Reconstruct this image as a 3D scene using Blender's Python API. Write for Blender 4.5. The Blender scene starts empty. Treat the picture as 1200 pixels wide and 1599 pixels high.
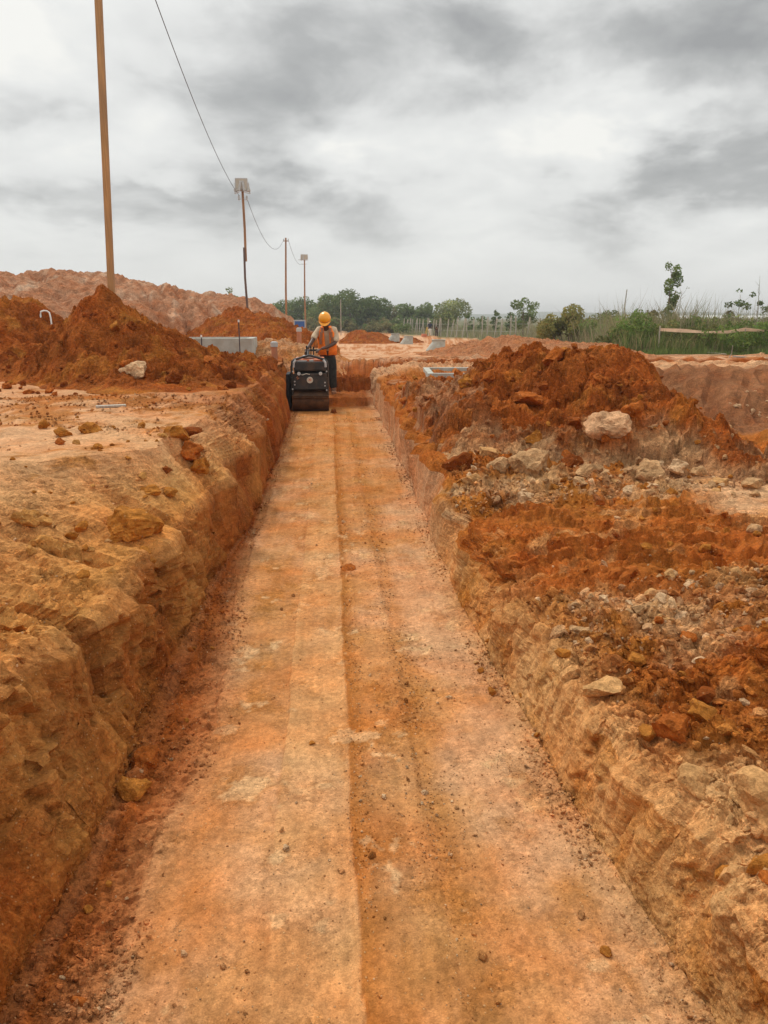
import bpy, bmesh, math, random
import numpy as np
from mathutils import Vector, Matrix, Euler

sc = bpy.context.scene
COL = sc.collection
rng = np.random.RandomState(7)
random.seed(7)
R = math.radians

# ---------------------------------------------------------------- camera
EYE = 1.62
cam_d = bpy.data.cameras.new('camera')
cam = bpy.data.objects.new('camera', cam_d)
COL.objects.link(cam)
cam.location = (0, 0, EYE)
cam.rotation_euler = (R(90 - 14.283), 0, R(-4.019))
cam_d.sensor_fit = 'VERTICAL'
cam_d.sensor_height = 32
cam_d.sensor_width = 24
cam_d.lens = 32 * 1200 / 1599
cam_d.clip_start = 0.05
cam_d.clip_end = 6000
sc.camera = cam

# ---------------------------------------------------------------- exposure, sky, sun
sc.view_settings.view_transform = 'Standard'
sc.view_settings.look = 'None'
sc.view_settings.gamma = 1
sc.view_settings.use_curve_mapping = False
sc.view_settings.exposure = 0.36
SUN_EL, SUN_AZ = 52, -35          # degrees above the horizon, degrees from +Y (negative: to the left)

world = bpy.data.worlds.new('World')
sc.world = world
world.use_nodes = True


class NT:
    """Small helper for building node trees."""
    def __init__(self, tree):
        self.t = tree
        self.n = tree.nodes
        self.l = tree.links

    def node(self, typ, **kw):
        n = self.n.new(typ)
        for k, v in kw.items():
            setattr(n, k, v)
        return n

    def put(self, sock, v):
        if isinstance(v, bpy.types.NodeSocket):
            self.l.new(v, sock)
        elif v is not None:
            sock.default_value = v

    def math(self, op, a, b=None, c=None, clamp=False):
        n = self.node('ShaderNodeMath', operation=op, use_clamp=clamp)
        self.put(n.inputs[0], a)
        self.put(n.inputs[1], b)
        self.put(n.inputs[2], c)
        return n.outputs[0]

    def vmath(self, op, a, b=None):
        n = self.node('ShaderNodeVectorMath', operation=op)
        self.put(n.inputs[0], a)
        self.put(n.inputs[1], b)
        return n.outputs[0]

    def comb(self, x, y, z):
        n = self.node('ShaderNodeCombineXYZ')
        self.put(n.inputs[0], x)
        self.put(n.inputs[1], y)
        self.put(n.inputs[2], z)
        return n.outputs[0]

    def noise(self, vec, scale, detail=4, rough=0.5, dist=0.0, col=False):
        n = self.node('ShaderNodeTexNoise')
        self.put(n.inputs['Vector'], vec)
        n.inputs['Scale'].default_value = scale
        n.inputs['Detail'].default_value = detail
        n.inputs['Roughness'].default_value = rough
        n.inputs['Distortion'].default_value = dist
        return n.outputs['Color' if col else 'Fac']

    def ramp(self, fac, stops, interp='LINEAR'):
        n = self.node('ShaderNodeValToRGB')
        n.color_ramp.interpolation = interp
        els = n.color_ramp.elements
        while len(els) < len(stops):
            els.new(0.5)
        for e, (p, c) in zip(els, stops):
            e.position = p
            e.color = (c, c, c, 1) if isinstance(c, (int, float)) else (*c, 1)
        self.put(n.inputs[0], fac)
        return n.outputs[0]

    def mix(self, fac, a, b, blend='MIX'):
        n = self.node('ShaderNodeMix', data_type='RGBA', blend_type=blend)
        self.put(n.inputs[0], fac)
        for s, v in ((n.inputs[6], a), (n.inputs[7], b)):
            if isinstance(v, tuple):
                v = (*v, 1) if len(v) == 3 else v
            self.put(s, v)
        return n.outputs[2]

    def maprange(self, v, a, b, c, d, smooth=True):
        n = self.node('ShaderNodeMapRange')
        if smooth:
            n.interpolation_type = 'SMOOTHSTEP'
        self.put(n.inputs[0], v)
        for i, x in enumerate((a, b, c, d)):
            n.inputs[i + 1].default_value = x
        return n.outputs[0]


def build_sky():
    T = NT(world.node_tree)
    T.n.clear()
    out = T.node('ShaderNodeOutputWorld')
    sky = T.node('ShaderNodeTexSky', sky_type='NISHITA')
    sky.sun_disc = False
    sky.sun_elevation = R(SUN_EL)
    sky.sun_rotation = R(SUN_AZ)
    bg1 = T.node('ShaderNodeBackground')
    bg1.inputs[1].default_value = 0.1
    T.l.new(sky.outputs[0], bg1.inputs[0])
    tc = T.node('ShaderNodeTexCoord')
    d = T.vmath('NORMALIZE', tc.outputs['Generated'])
    sep = T.node('ShaderNodeSeparateXYZ')
    T.l.new(d, sep.inputs[0])
    x, y, z = sep.outputs
    zc = T.math('MAXIMUM', z, 0.0)
    # the cloud deck as a plane overhead: layers flatten towards the horizon
    den = T.math('ADD', zc, 0.34)
    px = T.math('DIVIDE', x, den)
    py = T.math('DIVIDE', y, den)
    pl = T.comb(px, py, 0.37)
    warp = T.noise(pl, 1.3, 3, 0.5, col=True)
    wv = T.vmath('MULTIPLY', T.vmath('SUBTRACT', warp, (0.5, 0.5, 0.5)), (0.35, 0.35, 0.0))
    pw = T.vmath('ADD', pl, wv)
    big = T.noise(T.vmath('MULTIPLY', T.vmath('ADD', pw, (3.1, 1.7, 0)), (0.9, 1.0, 1)), 1.75, 7, 0.50)
    mid = T.noise(T.vmath('ADD', pw, (9.3, 4.2, 1.0)), 4.2, 8, 0.54)
    # broad banks of cloud where the picture of the sky has them (azimuth, elevation in degrees)
    az = T.math('MULTIPLY', T.math('ARCTAN2', x, y), 57.2958)
    el = T.math('MULTIPLY', T.math('ARCSINE', z), 57.2958)
    w2 = T.noise(T.comb(T.math('MULTIPLY', az, 0.10), T.math('MULTIPLY', el, 0.22), 0.0), 1.0, 5, 0.55, col=True)
    s2 = T.node('ShaderNodeSeparateColor')
    T.l.new(w2, s2.inputs[0])
    azw = T.math('ADD', az, T.math('MULTIPLY', T.math('SUBTRACT', s2.outputs[0], 0.5), 22.0))
    elw = T.math('ADD', el, T.math('MULTIPLY', T.math('SUBTRACT', s2.outputs[1], 0.5), 11.0))
    acc = None
    for (a, e, sa, se, amp) in SKY_BANKS:
        ga = T.math('POWER', T.math('DIVIDE', T.math('SUBTRACT', azw, a), sa), 2.0)
        ge = T.math('POWER', T.math('DIVIDE', T.math('SUBTRACT', elw, e), se), 2.0)
        g = T.math('MULTIPLY', T.math('EXPONENT', T.math('MULTIPLY', T.math('ADD', ga, ge), -1.0)), amp)
        acc = g if acc is None else T.math('ADD', acc, g)
    val = T.math('ADD', T.math('MULTIPLY', T.math('SUBTRACT', big, 0.5), 1.7),
                 T.math('MULTIPLY', T.math('SUBTRACT', mid, 0.5), 1.15))
    # near the horizon the layers merge into even grey
    fade = T.maprange(z, 0.0, 0.17, 0.25, 1.0)
    val = T.math('MULTIPLY', T.math('ADD', val, acc), fade)
    val = T.math('ADD', T.math('ADD', val, 0.60), T.maprange(z, 0.0, 0.10, 0.10, 0.0))
    colr = T.ramp(val, [(0.0, (0.33, 0.335, 0.335)), (0.26, (0.44, 0.445, 0.44)), (0.44, (0.59, 0.595, 0.585)),
                        (0.60, (0.72, 0.725, 0.71)), (0.80, (0.79, 0.795, 0.775)), (1.0, (0.88, 0.875, 0.835))])
    # overcast sky: brighter towards the zenith, the CIE law in a mild form
    lift = T.maprange(z, 0.30, 1.0, 1.0, SKY_ZENITH, smooth=False)
    colr = T.vmath('MULTIPLY', colr, T.comb(lift, lift, lift))
    bg2 = T.node('ShaderNodeBackground')
    bg2.inputs[1].default_value = SKY_GAIN
    T.l.new(colr, bg2.inputs[0])
    mx = T.node('ShaderNodeMixShader')
    mx.inputs[0].default_value = 0.97
    T.l.new(bg1.outputs[0], mx.inputs[1])
    T.l.new(bg2.outputs[0], mx.inputs[2])
    T.l.new(mx.outputs[0], out.inputs[0])


SKY_ZENITH = 1.8
SKY_GAIN = 0.84
SKY_BANKS = [  # azimuth, elevation, widths, strength
    (23, 8.6, 9, 2.1, -0.48), (15, 7.0, 14, .9, -0.18), (27, 17.5, 9, 2.0, -0.36), (10, 17.6, 6, 2.0, -0.30), (13, 5.0, 13, 1.0, -0.26),
    (-9, 7.6, 7, 1.0, -0.28), (-16, 13.5, 5, 1.4, -0.20), (-3, 16.5, 6, 1.6, -0.16), (-17, 5.8, 7, 0.8, -0.22),
    (0.4, 10.2, 2.2, 1.2, 0.32), (-21, 18.0, 7, 2.5, 0.30), (8, 11.5, 5, 1.6, 0.14), (19, 12.6, 5, 1.1, 0.30), (-17, 9.8, 6, 1.8, 0.22), (3, 13.0, 6, 1.2, -0.08), (22, 4.2, 9, 0.9, 0.18),
]
build_sky()

sun_d = bpy.data.lights.new('sun', 'SUN')
sun_d.energy = 1.5
sun_d.angle = R(10)
sun_d.color = (1.0, 0.95, 0.87)
sun = bpy.data.objects.new('sun', sun_d)
COL.objects.link(sun)
sd = Vector((math.sin(R(SUN_AZ)) * math.cos(R(SUN_EL)), math.cos(R(SUN_AZ)) * math.cos(R(SUN_EL)), math.sin(R(SUN_EL))))
sun.rotation_euler = sd.to_track_quat('Z', 'Y').to_euler()
sun.location = sd * 60


# ---------------------------------------------------------------- noise in numpy
_p = np.random.RandomState(11).permutation(256)
PERM = np.concatenate([_p, _p, _p])
_g = np.random.RandomState(12).normal(size=(256, 3))
GRAD = (_g / np.linalg.norm(_g, axis=1)[:, None]).astype(np.float32)


def perlin(x, y, z=0.0):
    x = np.asarray(x, dtype=np.float64)
    y = np.asarray(y, dtype=np.float64)
    z = np.broadcast_to(np.asarray(z, dtype=np.float64), x.shape)
    xi, yi, zi = np.floor(x).astype(np.int64), np.floor(y).astype(np.int64), np.floor(z).astype(np.int64)
    xf, yf, zf = (x - xi).astype(np.float32), (y - yi).astype(np.float32), (z - zi).astype(np.float32)
    u, v, w = (f * f * f * (f * (f * 6 - 15) + 10) for f in (xf, yf, zf))
    xi &= 255; yi &= 255; zi &= 255
    r = 0
    for dx in (0, 1):
        a = PERM[xi + dx]
        wx = u if dx else 1 - u
        for dy in (0, 1):
            b = PERM[a + yi + dy]
            wy = wx * (v if dy else 1 - v)
            for dz in (0, 1):
                h = GRAD[PERM[b + zi + dz]]
                n = h[..., 0] * (xf - dx) + h[..., 1] * (yf - dy) + h[..., 2] * (zf - dz)
                r = r + n * wy * (w if dz else 1 - w)
    return r * 1.5


def fbm(x, y, z=0.0, octv=4, gain=0.5, lac=2.03, ridged=False):
    r, a, s = 0, 1.0, 0.0
    for i in range(octv):
        n = perlin(x + 17.3 * i, y + 9.1 * i, np.asarray(z) + 3.7 * i)
        if ridged:
            n = 1 - 2 * np.abs(n)
        r = r + a * n
        s += a
        a *= gain
        x, y, z = x * lac, y * lac, np.asarray(z) * lac
    return r * (1.75 / s)


def worley(x, y, seed=0):
    """Nearest-cell distance and that cell's random number."""
    xi, yi = np.floor(x).astype(np.int64), np.floor(y).astype(np.int64)
    best = np.full(x.shape, 9.0, dtype=np.float32)
    rid = np.zeros(x.shape, dtype=np.float32)
    for dx in (-1, 0, 1):
        for dy in (-1, 0, 1):
            cx, cy = xi + dx, yi + dy
            h = PERM[PERM[(cx + seed) & 255] + (cy & 255)]
            h2 = PERM[h + ((cx * 7 + 31) & 255)]
            h3 = PERM[h2 + ((cy * 5 + 57) & 255)]
            d = np.hypot(cx + h / 255.0 - x, cy + h2 / 255.0 - y)
            m = d < best
            best = np.where(m, d, best)
            rid = np.where(m, h3 / 255.0, rid)
    return best, rid


def sstep(a, b, x):
    t = np.clip((x - a) / (b - a), 0, 1)
    return t * t * (3 - 2 * t)


def lumps(x, y, cell, seed, keep=0.6):
    """Rounded clods of soil about one cell across; a share of the cells stay bare."""
    wx = perlin(x / cell * 0.9, y / cell * 0.9, seed + 0.5) * 0.35
    wy = perlin(x / cell * 0.9 + 40, y / cell * 0.9, seed + 0.5) * 0.35
    d, r = worley(x / cell + wx, y / cell + wy, seed)
    rad = 0.30 + 0.35 * ((r * 7.31) % 1.0)
    h = np.sqrt(np.maximum(0, 1 - (d / rad) ** 2)) * rad
    return np.where(r < keep, h, 0) * cell, r


def blocks(x, y, cell, seed):
    """Broken plates: each cell of cracked soil sits at its own height."""
    wx = fbm(x / cell * .6, y / cell * .6, seed + .3, 3) * .6
    wy = fbm(x / cell * .6 + 31, y / cell * .6, seed + .3, 3) * .6
    d, r = worley(x / cell + wx, y / cell + wy, seed)
    return r * (1 - .5 * d * d), r


# ---------------------------------------------------------------- scene helpers
def tag(o, label=None, cat=None, group=None, kind=None):
    if label: o['label'] = label
    if cat: o['category'] = cat
    if group: o['group'] = group
    if kind: o['kind'] = kind
    return o


def mesh_np(name, verts, faces, mat=None, smooth=True, color=None, alpha=None):
    """Mesh from numpy arrays; faces is an (n,3) or (n,4) array."""
    me = bpy.data.meshes.new(name)
    verts = np.asarray(verts, dtype=np.float32)
    faces = np.asarray(faces, dtype=np.int32)
    k = faces.shape[1]
    me.vertices.add(len(verts))
    me.vertices.foreach_set('co', verts.ravel())
    me.loops.add(faces.size)
    me.loops.foreach_set('vertex_index', faces.ravel())
    me.polygons.add(len(faces))
    me.polygons.foreach_set('loop_start', np.arange(0, faces.size, k, dtype=np.int32))
    me.polygons.foreach_set('loop_total', np.full(len(faces), k, dtype=np.int32))
    me.update(calc_edges=True)
    me.polygons.foreach_set('use_smooth', np.full(len(faces), smooth, dtype=bool))
    if color is not None:
        a = me.color_attributes.new('soil', 'FLOAT_COLOR', 'POINT')
        c = np.ones((len(verts), 4), dtype=np.float32)
        c[:, :3] = color
        if alpha is not None: c[:, 3] = alpha
        a.data.foreach_set('color', c.ravel())
    if mat: me.materials.append(mat)
    return me


def link(name, me, parent=None, loc=(0, 0, 0), rot=(0, 0, 0), scale=(1, 1, 1)):
    o = bpy.data.objects.new(name, me)
    COL.objects.link(o)
    o.location, o.rotation_euler, o.scale = loc, rot, scale
    if parent: o.parent = parent
    return o


def empty(name, loc=(0, 0, 0), rz=0.0):
    o = bpy.data.objects.new(name, None)
    COL.objects.link(o)
    o.location = loc
    o.rotation_euler.z = rz
    o.empty_display_size = 0.2
    return o


def grid_faces(nr, nc):
    i = np.arange((nr - 1) * nc).reshape(nr - 1, nc)[:, :-1].ravel()
    return np.stack([i, i + 1, i + nc + 1, i + nc], axis=1)


# ---------------------------------------------------------------- soil materials
def soil_material(name, fine=1.0):
    m = bpy.data.materials.new(name)
    m.use_nodes = True
    T = NT(m.node_tree)
    T.n.clear()
    out = T.node('ShaderNodeOutputMaterial')
    b = T.node('ShaderNodeBsdfPrincipled')
    b.inputs['Roughness'].default_value = 0.95
    b.inputs['Specular IOR Level'].default_value = 0.04
    at = T.node('ShaderNodeAttribute', attribute_name='soil')
    tc = T.node('ShaderNodeTexCoord')
    v = tc.outputs['Object']
    n1 = T.noise(v, 5.0, 8, 0.62)
    n2 = T.noise(T.vmath('ADD', v, (5.2, 1.3, 7.7)), 42.0, 7, 0.65)
    n3 = T.noise(T.vmath('ADD', v, (1.1, 8.3, 2.2)), 210.0, 4, 0.6)
    f1 = T.maprange(n1, 0.30, 0.70, 0.84, 1.13)
    f2 = T.maprange(n2, 0.34, 0.66, 0.84, 1.12)
    f3 = T.maprange(n3, 0.34, 0.68, 0.86, 1.12)
    f = T.math('MULTIPLY', T.math('MULTIPLY', f1, f2), f3)
    c = T.vmath('MULTIPLY', at.outputs['Color'], T.comb(f, f, f))
    # soil aggregates: crumbs of slightly different tone, each with its own small height
    wob = T.vmath('MULTIPLY', T.vmath('SUBTRACT', T.noise(v, 60.0, 3, .6, col=True), (.5, .5, .5)), (.03, .03, .03))
    vw = T.vmath('ADD', v, wob)
    cr_h = None
    amt = at.outputs['Alpha']
    for sc_, am, hh in ((24.0, .30, .010), (62.0, .42, .0065), (150.0, .46, .0032)):
        vo = T.node('ShaderNodeTexVoronoi', feature='F1')
        T.put(vo.inputs['Vector'], vw)
        vo.inputs['Scale'].default_value = sc_
        sp = T.node('ShaderNodeSeparateColor')
        T.l.new(vo.outputs['Color'], sp.inputs[0])
        k = T.math('MULTIPLY', T.math('SUBTRACT', sp.outputs[0], 0.5), am)
        k = T.math('ADD', T.math('MULTIPLY', k, T.math('ADD', T.math('MULTIPLY', amt, .8), .2)), 1.0)
        c = T.vmath('MULTIPLY', c, T.comb(k, k, k))
        hgt = T.math('MULTIPLY', T.math('MULTIPLY', T.math('SUBTRACT', 1.0, vo.outputs['Distance']), T.math('ADD', sp.outputs[1], .2)), hh)
        hgt = T.math('MULTIPLY', hgt, amt)
        cr_h = hgt if cr_h is None else T.math('ADD', cr_h, hgt)
    # iron staining shifts the hue between redder and yellower soil
    hue = T.noise(T.vmath('ADD', v, (3.3, 3.9, 0.4)), 2.6, 6, 0.6)
    c = T.vmath('MULTIPLY', c, T.ramp(hue, [(0.32, (1.06, 0.90, 0.78)), (0.52, (1, 1, 1)), (0.72, (0.97, 1.08, 1.14))]))
    # pale quartz grit
    vo = T.node('ShaderNodeTexVoronoi', feature='F1')
    T.put(vo.inputs['Vector'], v)
    vo.inputs['Scale'].default_value = 75.0
    sep = T.node('ShaderNodeSeparateColor')
    T.l.new(vo.outputs['Color'], sep.inputs[0])
    grit = T.math('MULTIPLY', T.maprange(vo.outputs['Distance'], 0.16, 0.30, 1.0, 0.0),
                  T.maprange(sep.outputs[0], 0.80, 0.86, 0.0, 1.0))
    dark = T.math('MULTIPLY', T.maprange(vo.outputs['Distance'], 0.16, 0.30, 1.0, 0.0),
                  T.maprange(sep.outputs[1], 0.84, 0.88, 0.0, 1.0))
    c = T.mix(T.math('MULTIPLY', grit, 0.55), c, (0.64, 0.37, 0.17))
    c = T.mix(T.math('MULTIPLY', dark, 0.55), c, (0.12, 0.045, 0.018))
    T.l.new(c, b.inputs['Base Color'])
    h = T.math('ADD', T.math('ADD', T.math('MULTIPLY', n2, 0.004 * fine), T.math('ADD', T.math('MULTIPLY', n3, 0.003 * fine), cr_h)),
               T.math('MULTIPLY', grit, 0.003))
    bp = T.node('ShaderNodeBump')
    bp.inputs['Strength'].default_value = 0.8
    bp.inputs['Distance'].default_value = 1.0
    T.l.new(h, bp.inputs['Height'])
    T.l.new(bp.outputs[0], b.inputs['Normal'])
    T.l.new(b.outputs[0], out.inputs[0])
    return m


SOIL = soil_material('soil')

C_FLOOR = np.array([0.5, 0.222, 0.08])
C_FLOORP = np.array([0.56, 0.29, 0.14])
C_RED = np.array([0.345, 0.094, 0.018])
C_DRED = np.array([0.19, 0.048, 0.01])
C_ORANGE = np.array([0.42, 0.155, 0.028])
C_YEL = np.array([0.53, 0.24, 0.066])
C_PINK = np.array([0.6, 0.33, 0.17])
C_PALE = np.array([0.56, 0.325, 0.155])
C_SAND = np.array([0.58, 0.3, 0.115])


def lerp(a, b, t):
    t = np.asarray(t)[..., None]
    return a * (1 - t) + b * t


# ---------------------------------------------------------------- the ground: one sheet with the trench cut in it
YK = lambda ys, vs: (lambda y: np.interp(y, ys, vs))
f_flat = YK([-8, 8, 16, 22, 35, 60, 90, 150, 400, 3000], [.90, .88, .76, .46, .1, -.3, -.6, -.8, -1.2, -3.5])
f_floor = YK([-8, 14.38, 14.46, 15.42, 15.56, 16.2, 17.0], [0, 0, .15, .16, .42, .62, .75])
f_xlb = YK([0, 1.6, 2.2, 3.3, 4.1, 4.8, 5.9, 9, 12.3, 13.0, 15.5], [-.84, -.80, -.79, -.79, -.79, -.76, -.65, -.66, -.66, -.80, -.84])
f_xrb = YK([0, 1.4, 1.9, 2.6, 3.7, 5, 6.7, 9.2, 13.5, 15.5], [.87, .865, .83, .77, .745, .73, .78, .81, .84, .84])
f_xll = YK([0, 1.6, 2.3, 2.9, 3.6, 4.6, 6.4, 9, 12.4, 15.5], [-1.12, -1.10, -1.00, -.92, -.85, -.87, -.74, -.74, -.80, -.92])
f_zll = YK([0, 1.6, 2.3, 2.9, 3.6, 4.6, 6.4, 9, 12.4, 15.5], [.62, .60, .56, .53, .50, .50, .53, .58, .62, .66])
f_xrl = YK([0, 1.3, 2.0, 2.8, 3.7, 5, 6, 9, 13.6, 15.5], [.95, .93, .90, .85, .83, .81, .85, .86, .87, .87])
f_zrl = YK([0, 1.3, 2.0, 2.8, 3.7, 5, 6, 9, 13.6, 15.5], [.26, .27, .29, .30, .29, .31, .44, .48, .52, .55])
f_xls = YK([0, 2, 3.2, 4.1, 4.7, 6.4, 8.8, 12], [-2.6, -2.3, -1.95, -1.72, -1.12, -.98, -.92, -.90])
f_zls = YK([0, 2, 4, 5, 9, 16], [.93, .92, .86, .84, .82, .80])
f_xrs = YK([0, 2, 3, 5, 8, 15], [1.36, 1.32, 1.28, 1.25, 1.3, 1.35])
f_zrs = YK([0, 1.3, 2, 3, 5, 6, 9, 13, 16], [.40, .41, .42, .42, .43, .52, .6, .68, .73])
f_zr = YK([-8, 0, 3, 5, 7, 9, 12, 14, 16], [.5, .48, .45, .45, .52, .58, .66, .70, .72])


def right_ground(x, y):
    """Level of the ground right of the trench, with the dug pit behind the red heap."""
    z = np.where(y < 16, f_zr(y), f_flat(y))
    z = z + 0.06 * sstep(1.5, 3.0, x) * (y < 5) * sstep(5, 4, y)
    xx = x - 0.16 * np.sin(y * 1.7)
    yy = y + 0.25 * np.sin(x * 1.3) + 0.12 * np.sin(x * 3.1 + 1)
    crest = np.interp(xx, [3, 4.6, 6.2, 7.5, 12], [15.3, 14.8, 13.4, 13.0, 13.6]) + .55 * fbm(x * .8, x * 0 + 2.5, 0.0, 3)
    pit = sstep(3.0, 4.2, xx) * sstep(7.6, 9.0, yy) * (1 - sstep(crest - 3.4, crest - 0.1, yy + .35 * fbm(x * 1.5 - y * .7, y * .5, 4.4, 3)))
    pit = pit * (1 - sstep(9.5, 14, xx))
    return z + pit * (-0.05 - z) + 0.06 * np.exp(-((yy - crest) / 0.5) ** 2) * sstep(4.5, 6, xx) * (1 - sstep(10, 14, xx))


def ground_z(x, y):
    """Level of the ground without its small relief (the trench only roughly)."""
    x = np.asarray(x, float); y = np.asarray(y, float)
    zl = np.where(y < 16, np.interp(y, [0, 2, 4, 9, 16], [.93, .92, .87, .86, .78]), f_flat(y))
    zr = right_ground(x, y)
    t = sstep(-0.9, 0.9, x)
    z = np.where(y > 15.6, zl * (1 - t) + zr * t, np.where(x < 0, zl, zr))
    return np.where((np.abs(x) < .9) & (y < 17) & (y > 15.3), np.minimum(z, f_floor(y)), z)


def build_ground():
    f = 768.0
    u = np.linspace(1 / 1.05, 1 / 60.0, 540)
    ys = 1 / u
    ys = np.concatenate([[-8, -5, -3, -1.5, -.6, 0, .35, .6, .8, .95], ys, np.linspace(14.3, 15.7, 26), [70, 85, 100, 130, 180, 300, 600, 1200, 3000]])
    ys = np.unique(np.sort(ys))
    segs = [(125, 'near_end'), (105, 0), (75, 0), (28, 0), (215, 0), (66, 0), (95, 0), (115, 0), (105, 'near_start')]
    tt = []
    for k, (n, mode) in enumerate(segs):
        q = np.linspace(0, 1, n, endpoint=False)
        if mode == 'near_end': q = 1 - (1 - q) ** 1.9
        if mode == 'near_start': q = q ** 1.5
        tt.append(k + q)
    t = np.concatenate(tt + [[9.0]])
    nr, nc = len(ys), len(t)
    yc = np.clip(ys, -2, 15.5)
    xL = -(3.2 + 0.8 * np.maximum(ys, 0)); xR = 4.0 + 0.85 * np.maximum(ys, 0)
    xlb, xrb = f_xlb(yc), f_xrb(yc)
    # hand-dug unevenness of the edges
    wob = lambda s, a, fr: a * fbm(ys * fr, np.full(nr, s), 0.0, 4)
    xlb = xlb + wob(3, .035, 1.4); xrb = xrb + wob(7, .025, 1.6)
    xll = np.minimum(f_xll(yc) + wob(11, .13, 1.6), xlb - .03)
    xrl = np.maximum(f_xrl(yc) + wob(15, .09, 2.0) + .05 * sstep(.0, .2, fbm(ys * 2.6, np.full(nr, 77.), 0, 3)), xrb + .025)
    notch = sstep(.10, .16, fbm(ys * 2.1, np.full(nr, 41.), 0., 4)) * (ys < 9)
    notch_r = .5 * sstep(.08, .22, fbm(ys * 2.6, np.full(nr, 47.), 0., 4)) * (ys < 6)
    xll = xll - .07 * notch; xrl = xrl + .06 * notch_r
    zll = f_zll(yc) + wob(19, .05, 1.2) - .05 * notch; zrl = f_zrl(yc) + wob(23, .06, 1.7) - .04 * notch_r
    xfe = np.interp(yc, [0, 1.4, 2.3, 2.9, 3.6, 5, 8, 13], [-.62, -.60, -.54, -.47, -.50, -.62, -.60, -.63])
    xfe = np.maximum(xfe + wob(27, .02, 3), xlb + .03)
    xls = f_xls(yc) + wob(31, .12, .8)
    zls = f_zls(yc)
    xrs = f_xrs(yc); zrs = f_zrs(yc)
    AX = np.stack([xL, xls, xll, xlb, xfe, xrb, xrl, xrs, np.full(nr, 3.2), xR], 1)
    zf = f_floor(ys)
    zl0 = np.where(ys < 16, np.interp(ys, [0, 2, 4, 9, 16], [.93, .92, .87, .86, .78]), f_flat(ys))
    AZ = np.stack([zl0, np.maximum(zls, zf), np.maximum(zll, zf), zf + .03 * (ys < 14), zf, zf, np.maximum(zrl, zf), np.maximum(zrs, zf), zrs, zrs], 1)
    late = ys > 15.6
    for k in range(1, 9):
        AZ[:, k] = np.where(ys > 17, f_flat(ys), AZ[:, k])
    k = np.minimum(t.astype(int), 8)
    q = t - k
    X = AX[:, k] * (1 - q) + AX[:, k + 1] * q
    Z = AZ[:, k] * (1 - q) + AZ[:, k + 1] * q
    # far away the columns fan out evenly
    fr = np.linspace(0, 1, nc)
    ev = sstep(15.8, 30, ys)[:, None]
    X = X * (1 - ev) + (xL[:, None] + (xR - xL)[:, None] * fr) * ev
    Y = np.repeat(ys[:, None], nc, 1)
    T = np.repeat(t[None], nr, 0)
    rg = right_ground(X, Y)
    wr = sstep(xrs[:, None] - .05, xrs[:, None] + .7, X) * (T > 6.5) * (Y < 17) + (Y >= 17) * sstep(-1, 1.2, X)
    Z = Z * (1 - wr) + rg * wr
    # round the corners of the profile a little
    for _ in range(3):
        Z[:, 1:-1] = Z[:, 1:-1] * .5 + (Z[:, :-2] + Z[:, 2:]) * .25
    # hollow under the left lip and the alcove scraped out of the wall
    wall_l = np.clip(1 - np.abs(T - 2.55) / .45, 0, 1) * (Y < 15.3)
    for (yy, sy, amt, c) in ((2.55, .28, .09, 2.55), (1.85, .2, .05, 2.5), (4.9, .22, .08, 2.5), (6.2, .3, .07, 2.4), (3.5, .2, .05, 2.6)):
        X -= amt * np.exp(-((Y - yy) / sy) ** 2) * np.clip(1 - np.abs(T - c) / .42, 0, 1)
    # normals
    P = np.stack([X, Y, Z], -1)
    dr = np.gradient(P, axis=0); dc = np.gradient(P, axis=1)
    N = np.cross(dc, dr)
    N /= np.linalg.norm(N, axis=-1, keepdims=True) + 1e-9
    near = 1 - sstep(20, 60, Y)
    # ---- relief
    I = lambda v: np.interp(T, [0, .8, 1, 1.5, 1.95, 2.1, 2.9, 3.05, 3.4, 3.95, 4.1, 4.9, 5.05, 5.9, 6.1, 6.6, 7, 8, 9], v)
    a_big = I([.04, .04, .04, .03, .03, .03, .03, .02, .015, .008, .004, .004, .02, .025, .04, .05, .05, .05, .05])
    ru0 = .9 * X - .43 * Y; rv0 = .43 * X + .9 * Y
    vw0 = rv0 + .10 * fbm(ru0 * 1.2, rv0 * 1.2, 4.0, 3)
    rut0 = sstep(3.25, 3.5, vw0) * (1 - sstep(4.55, 4.85, vw0)) * (T > 6.1)
    a_big = a_big * (1 - .6 * rut0)
    d = a_big * fbm(X * 1.6, Y * 1.6, Z * 1.6, 5, .55)
    inwall_l = I([0, 0, 0, 0, .3, 1, 1, .3, 0, 0, 0, 0, 0, 0, 0, 0, 0, 0, 0]) * (Y < 15.6)
    inwall_r = I([0, 0, 0, 0, 0, 0, 0, 0, 0, 0, 0, 0, .3, 1, .5, 0, 0, 0, 0]) * (Y < 15.6)
    # tooth marks: grooves that run down the walls
    gro = fbm(Y * 3.4 + .25 * perlin(Y * 1.3, Z * 5), Z * 0.9 + X * .3, 2.2, 5, .6, ridged=True)
    tooth = .55 * fbm(Y * 5.5 + .3 * X, Z * .8, 51.0, 3, .5, ridged=True) + .30 * fbm(Y * 15, Z * 1.1, 52.0, 3, .5, ridged=True) + .18 * fbm(Y * 40, Z * 2.5, 53.0, 2)
    tfar = .8 * fbm(Y * 1.9 + .4 * X, Z * .7, 54.0, 2, .5, ridged=True)
    tm = sstep(3.2, 6.5, Y)
    scoop = fbm(Y * 1.5 + .8 * Z, Z * .6 + X * .2, 55.0, 2, .4, ridged=True)
    msk = .25 + .75 * sstep(-.25, .3, fbm(Y * 1.1, Z * 2.2, 56.0, 3))
    tooth = (tooth * msk * .8 + .3 * scoop) * (1 - tm) + tfar * tm
    pn = fbm(Y * 1.7 + .4 * Z, Z * 2.6 + X * .5, 57.0, 4, .5)
    pock = sstep(.10, .17, pn) * (1 - tm)
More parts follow.
